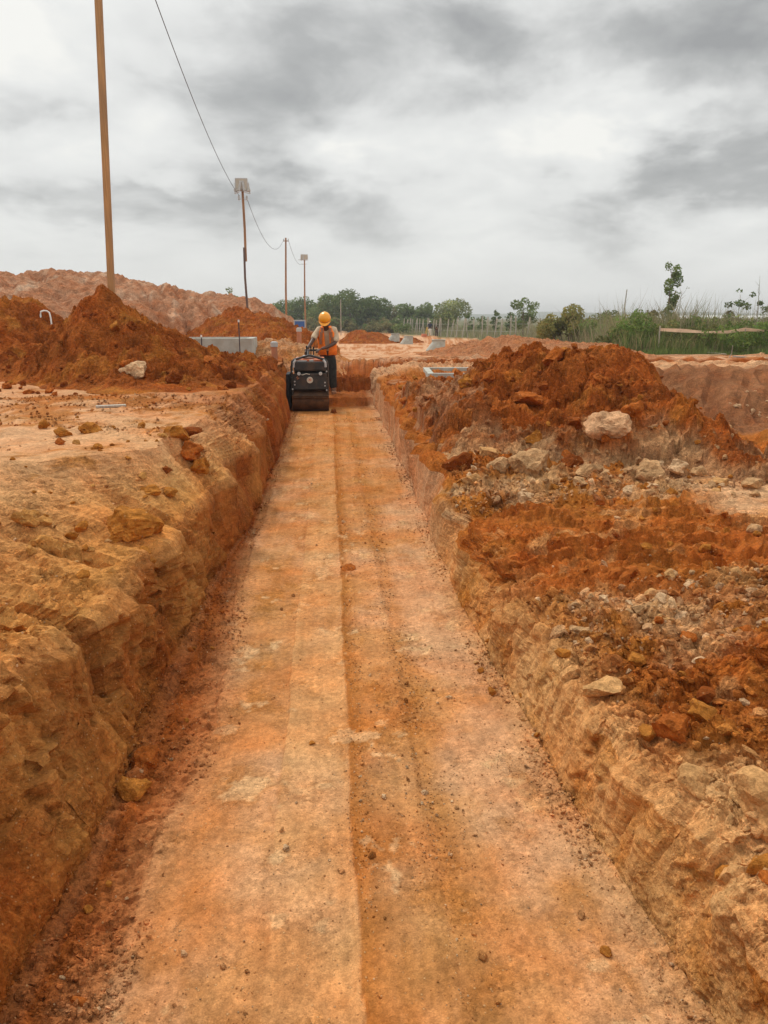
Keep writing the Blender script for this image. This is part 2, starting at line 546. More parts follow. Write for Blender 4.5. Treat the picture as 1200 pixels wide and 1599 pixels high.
    pb_, pq_ = blocks(Y * 1.1 + Z * .5, Z * 1.2, .085, 27)
    d = d - (inwall_l * .040 + inwall_r * .024) * pock * (.55 + .9 * (1 - pb_))
    stri = fbm(Y * 17 + X * 4, Z * .9, 58.0, 3, .6)
    d = d + (inwall_l + inwall_r) * .011 * stri * (1 - pock) * (1 - tm)
    d = d + (inwall_l * .048 + inwall_r * (.034 + .022 * tm)) * tooth + (inwall_l * .012 + inwall_r * .008) * scoop * sstep(2.95, 2.5, T * (T < 4) + 2 * (T >= 4))
    d = d + (1 - tm) * inwall_l * (.030 * gro + .02 * np.abs(fbm(Y * 9, Z * 1.2 + X, 12.0, 4, .6)) + .02 * fbm(X * 9, Y * 9, Z * 9, 4)) + (1 - tm) * inwall_r * (.016 * gro + .012 * fbm(X * 11, Y * 11, Z * 11, 4))
    crumb = I([.5, .5, .7, .8, .6, .35, .5, .9, 1, .6, .06, .06, .6, .35, .9, 1.1, 1.1, 1, .8])
    patch = sstep(-.15, .35, fbm(X * .9, Y * .9, 5.5, 4))
    crumb = crumb * np.where(T < 1, patch, np.where(T < 2, .25 + .75 * patch, 1))
    smooth_right = sstep(2.1, 2.7, X + .3 * fbm(X, Y, 1.0, 3)) * (Y > 2.6) * (Y < 5.4)
    crumb = crumb * (1 - .7 * smooth_right)
    tail = sstep(15.2, 15.5, Y) * (1 - sstep(17, 22, Y))
    crumb = np.maximum(crumb, tail)
    ru0 = .9 * X - .43 * Y; rv0 = .43 * X + .9 * Y
    vw0 = rv0 + .10 * fbm(ru0 * 1.2, rv0 * 1.2, 4.0, 3)
    rut0 = sstep(3.25, 3.5, vw0) * (1 - sstep(4.55, 4.85, vw0)) * (T > 6.1)
    crumb = crumb * (1 - .35 * rut0)
    rimz = sstep(4.6, 6.2, Y) * (1 - sstep(14.5, 15.5, Y)) * np.clip(1 - np.abs(T - 1.55) / .62, 0, 1)
    crumb = crumb + 1.0 * rimz
    l1, r1 = lumps(X, Y, .14, 3, .5)
    l2, r2 = lumps(X + 9.1, Y, .065, 8, .6)
    l3, r3 = lumps(X + 4.1, Y + 2, .032, 21, .65)
    flatness = np.clip(N[..., 2], 0, 1) ** 2
    big_ok = I([.6, .6, .7, .6, .3, 0, 0, .2, .3, .1, 0, 0, .1, .1, .6, 1, 1, 1, 1])
    d = d + flatness * crumb * near * (.55 * l1 * big_ok * (1 - .85 * rut0) + .6 * l2 + .6 * l3)
    farw_ = sstep(2.5, 5.0, Y) * np.clip(inwall_l + inwall_r, 0, 1)
    d = d - crumb * near * .030 * (1 - farw_) * np.abs(fbm(X * 12, Y * 12, Z * 12, 5, .6)) + farw_ * .030 * fbm(X * 3.2, Y * 3.2, Z * 1.6 + 9, 2)
    b1, q1 = blocks(X, Y, .17, 4); b2, q2 = blocks(X + 5, Y, .075, 9)
    bm = I([.12, .12, .2, .22, .22, 0, 0, 0, .1, .05, 0, 0, .1, .2, .9, 1, 1, 1, .8]) * near * np.where(T < 2, patch, 1) * (1 - .8 * smooth_right)
    bm = bm * (1 - .6 * (1 - sstep(1.9, 2.4, Y)) * (T > 5.5) * (T < 7.3))
    bm = np.maximum(bm * (1 - .88 * rut0), tail) + .8 * rimz
    d = d + flatness * bm * (.075 * (b1 - .5) + .038 * (b2 - .5))
    wb, wq = blocks(Y + X * .2, Z * .8, .16, 14); wb2, wq2 = blocks(Y + 3, Z, .06, 19)
    d = d + (inwall_l * .035 + inwall_r * .026) * (1 - tm) * (wb - .5) * sstep(-.3, .3, fbm(X * 1.5, Y * 1.5, Z * 2 + 7, 3)) + (inwall_l + inwall_r) * .020 * (wb2 - .5) * (1 - tm) * msk
    # wind-scoured streaks down the left slope
    slope = I([0, 0, .3, 1, .8, .1, 0, 0, 0, 0, 0, 0, 0, 0, 0, 0, 0, 0, 0]) * (Y < 9)
    sx = (X * .85 - Y * .35); sy = (X * .35 + Y * .85)
    st = fbm(sx * 1.6, sy * 7.0, 1.5, 5, .6)
    led = np.floor(st * 5 + .5) / 5 * .7 + st * .3
    pb, pq = blocks(sx / 2.6, sy, .085, 24); pb2, pq2 = blocks(sx / 2.2 + 4, sy, .04, 34)
    d = d + slope * (.045 * (pb - .5) + .024 * (pb2 - .5)) * (.35 + .9 * patch)
    phl = sy * 5.0 + .9 * fbm(sx * .9, sy * 1.6, 13.2, 4)
    rl = np.floor(phl); fl_ = phl - rl
    d = d + slope * .032 * (1 - fl_) ** 1.5 * sstep(0, .09, fl_) * sstep(.0, .45, fbm(sx * 2.4 + rl * 4.1, rl * 2.7, 13.6, 3))
    d = d + slope * (.050 * led + .03 * fbm(sx * 4, sy * 12, 2.5, 4, .6, ridged=True)) * (.4 + .6 * patch)
    # ruts crossing the right bank
    ru = .9 * X - .43 * Y; rv = .43 * X + .9 * Y
    vw = rv + .10 * fbm(ru * 1.2, rv * 1.2, 4.0, 3)
    rut = sstep(3.25, 3.5, vw) * (1 - sstep(4.55, 4.85, vw)) * (T > 6.1) * (1 - sstep(2.3, 3.0, X))
    rr = fbm(vw * 5.2, ru * .55, 8.1, 3, .5)
    fine = fbm(vw * 15, ru * 1.8, 8.7, 3, .55, ridged=True)
    lug = fbm(ru * 7.5 + rv * 3, vw * 2.5, 3.3, 3, .6, ridged=True)
    rid = fbm(vw * 4.6 + .12 * perlin(ru * 2, vw * 2), ru * .32, 8.9, 3, .45, ridged=True)
    ph = vw * 5.2 + .75 * fbm(ru * .8, vw * 1.4, 8.2, 3)
    row = np.floor(ph); sfr = ph - row
    saw = (1 - sfr) ** 1.4 * sstep(0, .10, sfr)
    brk = .25 + .95 * sstep(-.35, .35, fbm(ru * 3.2 + row * 5.7, row * 3.1, 8.6, 3))
    ph2 = vw * 13 + .9 * fbm(ru * 2.2, vw * 3, 9.2, 3)
    row2 = np.floor(ph2); sf2 = ph2 - row2
    saw2 = (1 - sf2) * sstep(0, .14, sf2) * sstep(-.2, .4, fbm(ru * 6 + row2 * 3.3, row2 * 1.7, 9.6, 2))
    d = d + rut * (.030 * rr + .062 * saw * brk + .024 * saw2 + .008 * fine + .012 * lug + .02 * fbm(X * 12, Y * 12, 2.0, 4, .6))
    endz = sstep(14.2, 14.6, Y) * (1 - sstep(17, 19, Y)) * ((T > 2.9) & (T < 6.2))
    d = d + endz * .055 * fbm(X * 4, Y * 4, Z * 4 + 5, 4, .6)
    P = P + N * d[..., None]
    # ---- the compacted floor: passes of the roller leave small steps
    flo = (T > 3.9) & (T < 5.02) & (Y < 14.4)
    xw = P[..., 0] + .018 * fbm(Y * .8, Y * 0 + .5, 0, 3) + .010 * fbm(Y * 5, X * 3, 0.7, 4, .6)
    step = .011 * sstep(.040, .052, xw + .012 * fbm(Y * 5, Y * 0, 4.0, 3)) * (1 - .6 * sstep(6, 9, Y)) - .013 * (.4 + .9 * sstep(-.3, .4, fbm(Y * .9, Y * 0, 3.0, 2))) * np.exp(-((xw - .075) / .020) ** 2) + .009 * (.3 + .7 * sstep(-.3, .3, fbm(Y * .8, Y * 0, 6.0, 3))) * sstep(-.205, -.196, xw) + .006 * np.exp(-((xw - .037) / .008) ** 2)
    step = step + .010 * sstep(-.575 , -.555, xw + .03 * fbm(Y * 2.2, Y * 0 + 3.5, 0, 4)) + .006 * sstep(.47, .48, xw + .02 * fbm(Y * 1.5, Y * 0 + 7.5, 0, 3)) - .006 * sstep(0, .4, fbm(Y * .7, Y * 0, 5.0, 2)) * np.exp(-((xw - .30) / .014) ** 2)
    step = step - .008 * sstep(.27, .33, xw) + .005 * np.exp(-((xw - .27) / .03) ** 2)
    step = step + .014 * fbm(P[..., 0] * 1.8, Y * 1.2, 9.0, 3) + .004 * fbm(X * 12, Y * 9, 10.0, 5, .65)
    cr2 = fbm(X * 2.2, Y * 1.3, 11.0, 4, .55)
    step = step - .012 * sstep(.25, .7, cr2) * np.abs(fbm(X * 22, Y * 16, 12.0, 3, .6))
    P[..., 2] += np.where(flo, step * (1 - sstep(13, 14, Y)), 0)
    # gullied face of the pit bank
    g = fbm(X * 2.3 - Y * 1.0, Y * .35 + X * .2, 6.0, 4, .55, ridged=True)
    P[..., 2] += np.where((X > 3.4) & (Y > 8.5) & (Y < 14.2) & (X < 14), (.06 * (g - .3) + .15 * fbm(X * 1.6, Y * 1.6, 66.0, 5, .6) - .16 * np.abs(fbm(X * 2.2 - Y * 1.4, Y * .8, 67.0, 5, .6))) * sstep(3.4, 4.4, X) * (1 - .7 * sstep(13.2, 14.2, Y)), 0)
    # ---- soil colours
    n_lo = fbm(X * 1.1, Y * 1.1, 21.0, 4); n_mid = fbm(X * 3.5, Y * 3.5, 25.0 + Z * 3.5, 5, .6)
    n_hi = fbm(X * 9, Y * 9, 27.0 + Z * 9, 4, .6)
    nz = n_lo * .5 + n_mid * .5 + n_hi * .3
    col = np.empty(P.shape); col[:] = C_PINK
    crust = sstep(.02, .3, nz + .35 * (patch - .4)) * .75
    col = lerp(col, C_ORANGE * .9, crust * (T < 1.2))
    col = lerp(col, C_RED, .6 * sstep(5.5, 8.5, Y + 1.5 * n_lo) * crust * (T < 2))
    yel = I([0, 0, .30, .75, 1, .5, 0, 0, 0, 0, 0, 0, 0, 0, 0, 0, 0, 0, 0]) * (1 - sstep(4.5, 9, Y + n_lo))
    col = lerp(col, lerp(C_YEL * 1.1, C_ORANGE, np.clip(.12 + 1.0 * nz, 0, 1)), np.clip(yel, 0, 1))
    edge = I([0, .25, .8, 1, 1, 1, 1, 1, 0, 0, 0, 0, 0, 0, 0, 0, 0, 0, 0]) * sstep(5, 9, Y + n_lo)
    col = lerp(col, lerp(C_RED, lerp(C_DRED, C_ORANGE, sstep(-.2, .4, n_lo)), np.clip(.45 + nz, 0, 1)), edge)
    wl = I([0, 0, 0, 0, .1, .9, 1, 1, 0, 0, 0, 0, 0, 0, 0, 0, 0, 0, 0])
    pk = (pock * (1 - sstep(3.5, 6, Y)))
    col = lerp(col, lerp(lerp(np.array([.37, .150, .036]), np.array([.30, .100, .020]), np.clip(.65 + 1.2 * n_lo, 0, 1)), lerp(C_RED, C_DRED, np.clip(.3 + n_mid, 0, 1)), np.clip(.48 + .9 * nz - .55 * tooth + .7 * sstep(4, 9, Y) + .25 * (T - 2.4), 0, 1)), wl)  # cut soil of the left wall, darkened in its colour for the wall's shade
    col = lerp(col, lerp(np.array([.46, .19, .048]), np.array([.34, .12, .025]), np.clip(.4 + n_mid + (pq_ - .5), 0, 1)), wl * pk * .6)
    col = col * (1 + .16 * stri * np.clip(inwall_l + inwall_r, 0, 1))[..., None]
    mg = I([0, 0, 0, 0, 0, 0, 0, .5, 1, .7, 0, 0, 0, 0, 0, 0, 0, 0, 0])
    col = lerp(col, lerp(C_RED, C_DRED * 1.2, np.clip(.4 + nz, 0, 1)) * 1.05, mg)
    # floor
    cf = np.empty(P.shape); cf[:] = C_FLOOR
    cf = lerp(cf, C_FLOORP, sstep(-.1, .45, n_lo + .4 * n_mid + .35 * sstep(.3, .5, xw)))
    cf = lerp(cf, np.array([.60, .305, .122]), sstep(-.206, -.194, xw) * (1 - sstep(.034, .048, xw)) * (.25 + .45 * sstep(-.4, .4, fbm(X * 2, Y * .8, 39.0, 4))))
    cf = lerp(cf, lerp(C_ORANGE, C_RED, .35) * .9, np.clip(sstep(.042, .050, xw) * np.exp(-(np.maximum(xw - .05, 0) / .075) ** 2), 0, 1) * .8)
    cf = lerp(cf, lerp(C_RED, C_ORANGE, .45) * .95, (1 - sstep(-.59, -.555, xw + .03 * fbm(Y * 2.2, Y * 0 + 3.5, 0, 4))) * .8)
    cf = lerp(cf, C_ORANGE * .9, np.exp(-((xw - .33) / .05) ** 2) * .4)
    cf = lerp(cf, C_ORANGE * .9, sstep(.10, .55, n_mid - .3 * n_lo) * .45)
    cf = cf * (1 + .16 * fbm(xw * 26, Y * .7, 37.0, 4, .6))[..., None]
    cf = lerp(cf, C_ORANGE * .82, sstep(.45, .2, np.abs(xw + .55) * 2) * .0 + sstep(-.18, -.24, xw) * .35 * sstep(-.2, .4, n_mid))
    cf = lerp(cf, lerp(C_ORANGE, C_RED, .5), sstep(.25, .8, cr2 + .4 * n_hi) * .5)
    cf = lerp(cf, C_PALE * 1.12, sstep(.42, .60, n_mid + .5 * n_hi + .2 * n_lo) * .8)
    cf = lerp(cf, C_ORANGE * 1.05, sstep(5, 11, Y) * .40)
    cf = lerp(cf, C_ORANGE * .9, (sstep(.15, .6, fbm(X * 5, Y * 1.6, 33.0, 5, .6)) * .35))
    cf = lerp(cf, lerp(C_RED, C_DRED, np.clip(.4 + n_mid, 0, 1)), sstep(13.9, 14.4, Y) * .85)
    fm = I([0, 0, 0, 0, 0, 0, 0, 0, 0, .35, 1, 1, 0, 0, 0, 0, 0, 0, 0])
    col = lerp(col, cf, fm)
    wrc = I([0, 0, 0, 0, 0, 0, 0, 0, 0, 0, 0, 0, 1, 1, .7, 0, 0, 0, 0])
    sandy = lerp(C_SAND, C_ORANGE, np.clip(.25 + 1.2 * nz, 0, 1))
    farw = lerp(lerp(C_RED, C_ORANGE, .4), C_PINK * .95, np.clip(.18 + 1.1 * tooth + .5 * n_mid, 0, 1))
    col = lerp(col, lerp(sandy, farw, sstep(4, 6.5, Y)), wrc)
    # right bank
    rb = (T > 5.9)
    cr = lerp(np.broadcast_to(C_ORANGE * .92, P.shape), C_RED, np.clip(.45 + 1.1 * nz, 0, 1))
    yw = Y + .22 * n_lo + .25 * n_mid + .12 * (X - 1.2)
    def band(a, b, s=.14): return sstep(a - s, a + s, yw) * (1 - sstep(b - s, b + s, yw))
    cr = lerp(cr, lerp(C_SAND, C_PALE, np.clip(.4 + nz, 0, 1)), (1 - sstep(1.75, 2.05, yw)) * .85)
    cr = lerp(cr, C_PALE * .97, band(2.72, 3.20) * np.clip(.65 + 1.2 * n_mid, 0, 1) * sstep(.95, 1.15, X))
    cr = lerp(cr, C_PALE * .85, band(4.75, 5.6) * np.clip(.45 + 2.0 * n_mid, 0, 1))
    cr = lerp(cr, lerp(C_RED * 1.08, C_ORANGE * .86, np.clip(.22 + .6 * nz + rr * .3 - .35 * (saw - .5) , 0, 1)), rut * .95)
    cr = lerp(cr, lerp(C_PINK, C_PALE, .3), np.clip(smooth_right * (Y > 2.9) * 1.0 * np.clip(1.0 - .6 * n_mid, 0, 1), 0, 1) * .9)
    cr = lerp(cr, C_SAND * 1.02, sstep(.25, .55, n_mid + .4 * n_hi) * .5)
    lip = np.clip(1 - (T - 6.0) / .45, 0, 1) * (1 - sstep(2.6, 4.2, Y))
    cr = lerp(cr, C_SAND, lip * .9)
    cr = lerp(cr, lerp(C_RED, C_ORANGE, .4), sstep(5.6, 6.2, Y) * (1 - sstep(13.2, 14.6, yw)))
    cr = lerp(cr, C_PINK, sstep(13.4, 14.6, yw))
    pitm = (X > 3.3) & (Y > 7) & (Y < 17)
    cr = np.where(pitm[..., None], lerp(np.array([.28, .118, .050]), np.array([.17, .060, .024]), np.clip(.45 - .25 * g + .9 * nz, 0, 1)), cr)
    cr = lerp(cr, C_PINK * 1.03, sstep(13.6, 14.4, Y + .2 * n_lo) * (X > 5.5))
    cr = lerp(cr, C_PINK * 1.05, ((P[..., 2] < .0) & pitm & (Y < 9.9)) * .8)
    col = np.where(rb[..., None], cr, col)
    # beyond the trench
    cfr = lerp(np.broadcast_to(np.array([.60, .355, .205]), P.shape), lerp(C_RED, C_ORANGE, .4), sstep(-.12, .25, nz + .25 * fbm(X * .5, Y * .16, 35.0, 3)) * .85)
    cfr = lerp(cfr, lerp(C_RED, C_DRED, np.clip(.5 + nz, 0, 1)), (1 - sstep(15.9, 17.0, Y + .6 * n_mid)))
    green = lerp(np.broadcast_to(np.array([.10, .12, .04]), P.shape), np.array([.17, .13, .06]), np.clip(.5 + n_lo, 0, 1))
    gl = np.interp(Y, [16, 23, 24.5, 40, 62, 88, 130, 150], [40, 40, 8.0, 11.5, 13.5, 11.5, 3, -60])
    cfr = lerp(cfr, green, sstep(-.3, .4, X - gl + 1.0 * n_lo))
    col = np.where((Y > 15.40)[..., None], cfr, col)
    tone = 1 + bm[..., None] * .28 * (.6 * q1 + .4 * q2 - .5)[..., None]
    col = np.clip(col * tone, .01, .75)
    crumb_a = I([.45, .45, .6, .8, .8, .6, .7, .9, .9, .6, .45, .45, .6, .6, .9, 1, 1, 1, .6])
    crumb_a = np.clip(crumb_a * (.55 + .9 * sstep(-.2, .4, n_mid)), 0, 1)
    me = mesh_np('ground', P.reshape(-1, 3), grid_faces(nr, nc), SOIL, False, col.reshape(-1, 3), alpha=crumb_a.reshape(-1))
    o = tag(link('ground', me), 'bare red and tan earth with a long straight trench dug through it', kind='structure')
    return o, P, col, N, T


ground, GP, GC, GN, GT = build_ground()


# ---------------------------------------------------------------- heaps of dug soil
def rbf(pts):
    p = np.array(pts, float)
    n = len(p)
    d = np.hypot(p[:, None, 0] - p[None, :, 0], p[:, None, 1] - p[None, :, 1])
    K = d  # linear kernel: conical heaps without overshoot
    A = np.zeros((n + 3, n + 3))
    A[:n, :n] = K
    A[:n, n] = 1; A[:n, n + 1:] = p[:, :2]
    A[n:, :n] = A[:n, n:].T
    w = np.linalg.solve(A + 1e-9 * np.eye(n + 3), np.concatenate([p[:, 2], [0, 0, 0]]))

    def f(x, y):
        r = w[n] + w[n + 1] * x + w[n + 2] * y
        for i in range(n):
            r = r + w[i] * np.hypot(x - p[i, 0], y - p[i, 1])
        return r
    return f


HEAPS = []


def heap(name, label, pts, box, res, paint, rough=1.0, lump=1.0, warp=.15, big=1.0, chunk=0.0, gully=0.0, kind=None, cat='soil heap'):
    x0, x1, y0, y1 = box
    nx, ny = int(res[0] * .82), int(res[1] * .82)
    X, Y = np.meshgrid(np.linspace(x0, x1, nx), np.linspace(y0, y1, ny))
    f = rbf(pts)
    wx = warp * fbm(X * .9, Y * .9, 31.0, 3); wy = warp * fbm(X * .9 + 20, Y * .9, 31.0, 3)
    Z = f(X + wx, Y + wy)
    for _ in range(2):
        Z[1:-1, 1:-1] = (Z[1:-1, 1:-1] * 2 + Z[:-2, 1:-1] + Z[2:, 1:-1] + Z[1:-1, :-2] + Z[1:-1, 2:]) / 6
    G = ground_z(X, Y)
    h = Z - G
    inside = sstep(-.05, .15, h)
    Z = Z + inside * rough * (.10 * fbm(X * 1.3, Y * 1.3, 41.0, 5, .55) * big + .03 * fbm(X * 5, Y * 5, 43.0, 5, .62) - .07 * np.abs(fbm(X * 3.1, Y * 3.1, 45.0, 5, .62)))
    l1, r1 = lumps(X, Y, .17, 5, .55); l2, r2 = lumps(X + 3, Y, .08, 15, .6); l3, r3 = lumps(X + 7, Y, .24, 25, .25)
    b1, q1 = blocks(X, Y, .26, 6); b2, q2 = blocks(X + 2, Y, .11, 16)
    Z = Z + inside * lump * (.35 * l1 + .45 * l2 + .4 * l3 + .10 * (b1 - .5) * sstep(-.2, .25, fbm(X * .8, Y * .8, 91., 3)) + .05 * (b2 - .5))
    if chunk:
        b3, q3 = blocks(X + 11, Y, .42, 36); b4, q4 = blocks(X + 13, Y, .20, 46)
        mk = sstep(-.35, .15, fbm(X * .9, Y * .9, 93., 3))
        Z = Z + inside * chunk * (.26 * (b3 - .5) * mk + .10 * (b4 - .5)) - inside * chunk * .12 * sstep(.25, .7, fbm(X * 1.3, Y * 1.3, 95., 3))
    if gully:
        gg = fbm(X * 1.0 + .3 * Y, Y * .12, 96., 4, .55, ridged=True)
        Z = Z - inside * gully * np.maximum(0, gg) ** 1.5 * (.3 + .9 * sstep(-.2, .4, fbm(X * .35, Y * .35, 97., 3)))
    Z = np.where(h < -.05, np.minimum(Z, G - .10), Z)
    m = 6
    e = np.minimum(np.minimum(np.arange(nx)[None, :], nx - 1 - np.arange(nx)[None, :]), np.minimum(np.arange(ny)[:, None], ny - 1 - np.arange(ny)[:, None]))
    Z = np.where(e < m, np.minimum(Z, G - .12 * (1 - e / m) ), Z)
    C = paint(X, Y, Z, Z - G)
    P = np.stack([X, Y, Z], -1).reshape(-1, 3)
    Fc = grid_faces(ny, nx)
    keep = ((Z - G).reshape(-1)[Fc].max(1) > -.09)
    Fc = Fc[keep]
    used = np.unique(Fc)
    remap = np.full(len(P), -1); remap[used] = np.arange(len(used))
    me = mesh_np(name, P[used], remap[Fc], SOIL, False, np.clip(C.reshape(-1, 3)[used], .01, .75))
    o = tag(link(name, me), label, cat, kind=kind)
    HEAPS.append((o, P[used], C.reshape(-1, 3)[used]))
    return o


def nzs(X, Y, Z, s=1.0):
    return .5 * fbm(X * 1.2 * s, Y * 1.2 * s, 61.0 + Z * s, 4) + .5 * fbm(X * 4 * s, Y * 4 * s, 63.0 + Z * 4 * s, 5, .6)


def paint_red(X, Y, Z, h):
    n = nzs(X, Y, Z)
    c = lerp(np.broadcast_to(C_RED, X.shape + (3,)), C_DRED, np.clip(.35 + 1.2 * n, 0, 1))
    return lerp(c, C_ORANGE * .95, sstep(.05, .5, fbm(X * 2.2, Y * 2.2, 71.0, 4)) * .7)


def paint_hill(X, Y, Z, h):
    n = nzs(X, Y, Z, .5)
    c = lerp(np.broadcast_to(np.array([.56, .355, .23]), X.shape + (3,)), np.array([.42, .23, .135]), np.clip(.40 + 1.3 * n, 0, 1))
    gul = fbm(X * 1.2, Y * .25, 73.0, 4, .6, ridged=True)
    return lerp(c, C_RED * .95, np.clip(sstep(.35, .8, gul + .4 * n) * .5 + sstep(.9, .1, h) * .5, 0, 1))


def paint_ridge(X, Y, Z, h):
    n = nzs(X, Y, Z)
    c = lerp(np.broadcast_to(C_RED * 1.05, X.shape + (3,)), C_DRED, np.clip(.35 + 1.3 * n, 0, 1))
    c = lerp(c, C_ORANGE, sstep(.15, .6, fbm(X * 2.4, Y * 2.4, 75.0, 4)) * .55)
    foot = sstep(.30, .14, h + .25 * n) * (Y < 6.6) * sstep(-.25, .15, fbm(X * 1.7, Y * 1.7, 77., 4))
    foot = np.maximum(foot, sstep(.20, .05, h + .2 * n) * (Y < 6.4))
    c = lerp(c, lerp(np.broadcast_to(C_PALE * .85, X.shape + (3,)), np.array([.36, .20, .10]), sstep(-.1, .4, fbm(X * 3, Y * 3, 78., 4))), foot * .8)
    return lerp(c, C_PINK * .85, (X < 1.5) * sstep(6.2, 8, Y) * sstep(-.1, .3, n) * .6)


def ring(pts, dz=-.06):
    return [(x, y, float(ground_z(x, y)) + dz) for x, y in pts]


# mound round the near pole
heap('soil_heap', 'red earth mound heaped around the foot of the tall square timber pole',
     [(-4.16, 10.8, 1.05), (-3.68, 10.6, 1.28), (-3.44, 10.6, 1.57), (-3.17, 10.6, 1.86), (-2.87, 10.55, 2.05), (-2.75, 10.6, 2.0), (-2.6, 10.6, 1.88),
      (-2.29, 10.6, 1.52), (-1.97, 10.6, 1.18), (-1.57, 10.6, 1.04), (-1.15, 10.7, .95), (-2.9, 9.7, 1.42), (-2.2, 9.6, 1.26), (-1.5, 9.6, .99), (-3.3, 9.9, 1.28), (-1.0, 9.6, .92),
      (-1.15, 12.6, .96), (-1.0, 13.6, .90), (-2.0, 12.2, 1.02)]
     + ring([(-3.9, 9.9), (-3.4, 9.2), (-2.8, 8.7), (-2.1, 8.25), (-1.45, 8.1), (-1.05, 8.5), (-.93, 9.5), (-.90, 11), (-.92, 13), (-1.0, 14.6), (-1.6, 14.2), (-2.4, 13.6), (-3.0, 13.2), (-4.6, 12.6), (-4.9, 11.4), (-4.6, 10.4)]),
     (-5.0, -.84, 7.8, 14.8), (330, 420), paint_red, chunk=.75)
# banked red soil further left
heap('soil_heap', 'low dark red bank of lumpy soil left of the pole mound',
     [(-8.2, 13, 1.85), (-5.77, 13, 1.86), (-5.2, 13, 1.90), (-4.8, 13, 1.83), (-4.4, 13, 1.6), (-4.0, 13.2, 1.35), (-7.5, 11.6, 1.2), (-5.8, 11.6, 1.25), (-5.2, 11.4, 1.3), (-8, 15, 1.7), (-5.2, 14.8, 1.6)]
     + ring([(-8.6, 10.4), (-7, 10.3), (-5.9, 10.2), (-5.0, 10.3), (-4.3, 10.9), (-3.5, 12.6), (-3.3, 14), (-4, 16), (-6, 16.8), (-8.6, 16.8), (-9.4, 13)]),
     (-9.4, -3.3, 10, 17), (280, 260), paint_red, chunk=.6)
# the big pale stockpile and its second lobe
heap('stockpile', 'broad pale pink stockpile of earth with gullied sides along the left skyline',
     [(-24, 28, 3.0), (-19, 27.5, 3.1), (-14.6, 27, 3.05), (-10.6, 27, 3.20), (-9.4, 27, 3.23), (-8.6, 27, 3.18), (-7.4, 27, 3.12), (-6.56, 27, 2.98), (-5.54, 27, 2.78), (-4.72, 27, 2.49), (-3.69, 27, 2.08), (-2.9, 27, 1.6), (-2.3, 27, 1.15),
      (-10, 23.5, 2.5), (-7.4, 23.5, 2.2), (-5.5, 23.5, 1.7), (-14, 23.5, 2.4), (-10, 20.5, 1.5), (-13, 20.5, 1.6), (-7, 20.8, 1.2), (-8, 31, 2.9), (-12, 32, 2.9), (-5, 31, 2.0)]
     + ring([(-26, 22), (-20, 19.5), (-14, 18.6), (-9, 18.4), (-6.4, 19), (-4.6, 20.2), (-3.3, 22), (-2.2, 25), (-1.7, 27.5), (-2.2, 32), (-5, 37), (-12, 40), (-22, 38), (-28, 30)]),
     (-27, -1.6, 18, 39), (360, 260), paint_hill, rough=1.35, lump=.5, warp=.3, gully=.26, chunk=.18)
heap('stockpile', 'smaller pale earth heap trailing off behind the second floodlight pole',
     [(-9, 38, 2.7), (-6.36, 38, 2.85), (-5.47, 38, 2.77), (-4.28, 38, 2.65), (-3.4, 38, 2.46), (-2.5, 38, 2.02), (-1.76, 38, 1.66), (-1.2, 38, 1.1), (-5.5, 34.5, 1.6), (-3.6, 35, 1.4)]
     + ring([(-10, 34), (-6, 33), (-3.4, 33.2), (-1.4, 35.5), (-.4, 38), (-1, 41), (-5, 44), (-11, 43)]),
     (-11, 0, 32.5, 44.5), (220, 160), paint_hill, rough=1.25, lump=.5, warp=.3, gully=.2, chunk=.15)
# red soil at the second pole and behind the concrete chamber
heap('soil_heap', 'rust red earth banked up round the foot of the floodlight pole',
     [(-3.9, 25, 1.45), (-3.64, 25, 1.52), (-3.03, 25, 1.92), (-2.8, 25, 1.90), (-2.53, 25, 1.70), (-1.86, 25, 1.62), (-1.26, 25, 1.52), (-.75, 25, 1.28), (-3.2, 22.5, 1.15), (-2.2, 22.3, 1.15), (-1.3, 22.4, 1.1), (-.6, 23, .85),
      (-3, 30, 1.5), (-1.6, 30, 1.3), (-1, 33, 1.1), (-2.9, 32, 1.45)]
     + ring([(-4.8, 24), (-3.8, 21.4), (-2.6, 20.6), (-1.4, 20.6), (-.4, 21.2), (.2, 23.2), (.3, 26), (.2, 31), (-.3, 36), (-3, 37), (-5, 30)]),
     (-5.0, .5, 20.2, 37), (240, 260), paint_red, warp=.25)
heap('soil_heap', 'pale sandy spoil around the short capped standpipes',
     [(-1.4, 17.4, 1.13), (-.9, 17.2, 1.05), (-.5, 17.4, .97), (-.1, 17.5, .88), (-1.0, 16.2, .94), (-.3, 16.4, .86), (-1.5, 18.5, 1.0)]
     + ring([(-1.9, 16.8), (-1.2, 15.7), (-.4, 15.7), (.4, 16.4), (.6, 17.6), (.2, 19), (-1, 19.6), (-2, 19.2), (-2.3, 17.8)]),
     (-2.4, .7, 15.5, 19.8), (200, 200), lambda X, Y, Z, h: lerp(lerp(np.broadcast_to(C_PINK * .9, X.shape + (3,)), C_ORANGE, np.clip(.35 + nzs(X, Y, Z), 0, 1)), C_RED, .25 * sstep(.2, .0, h)))
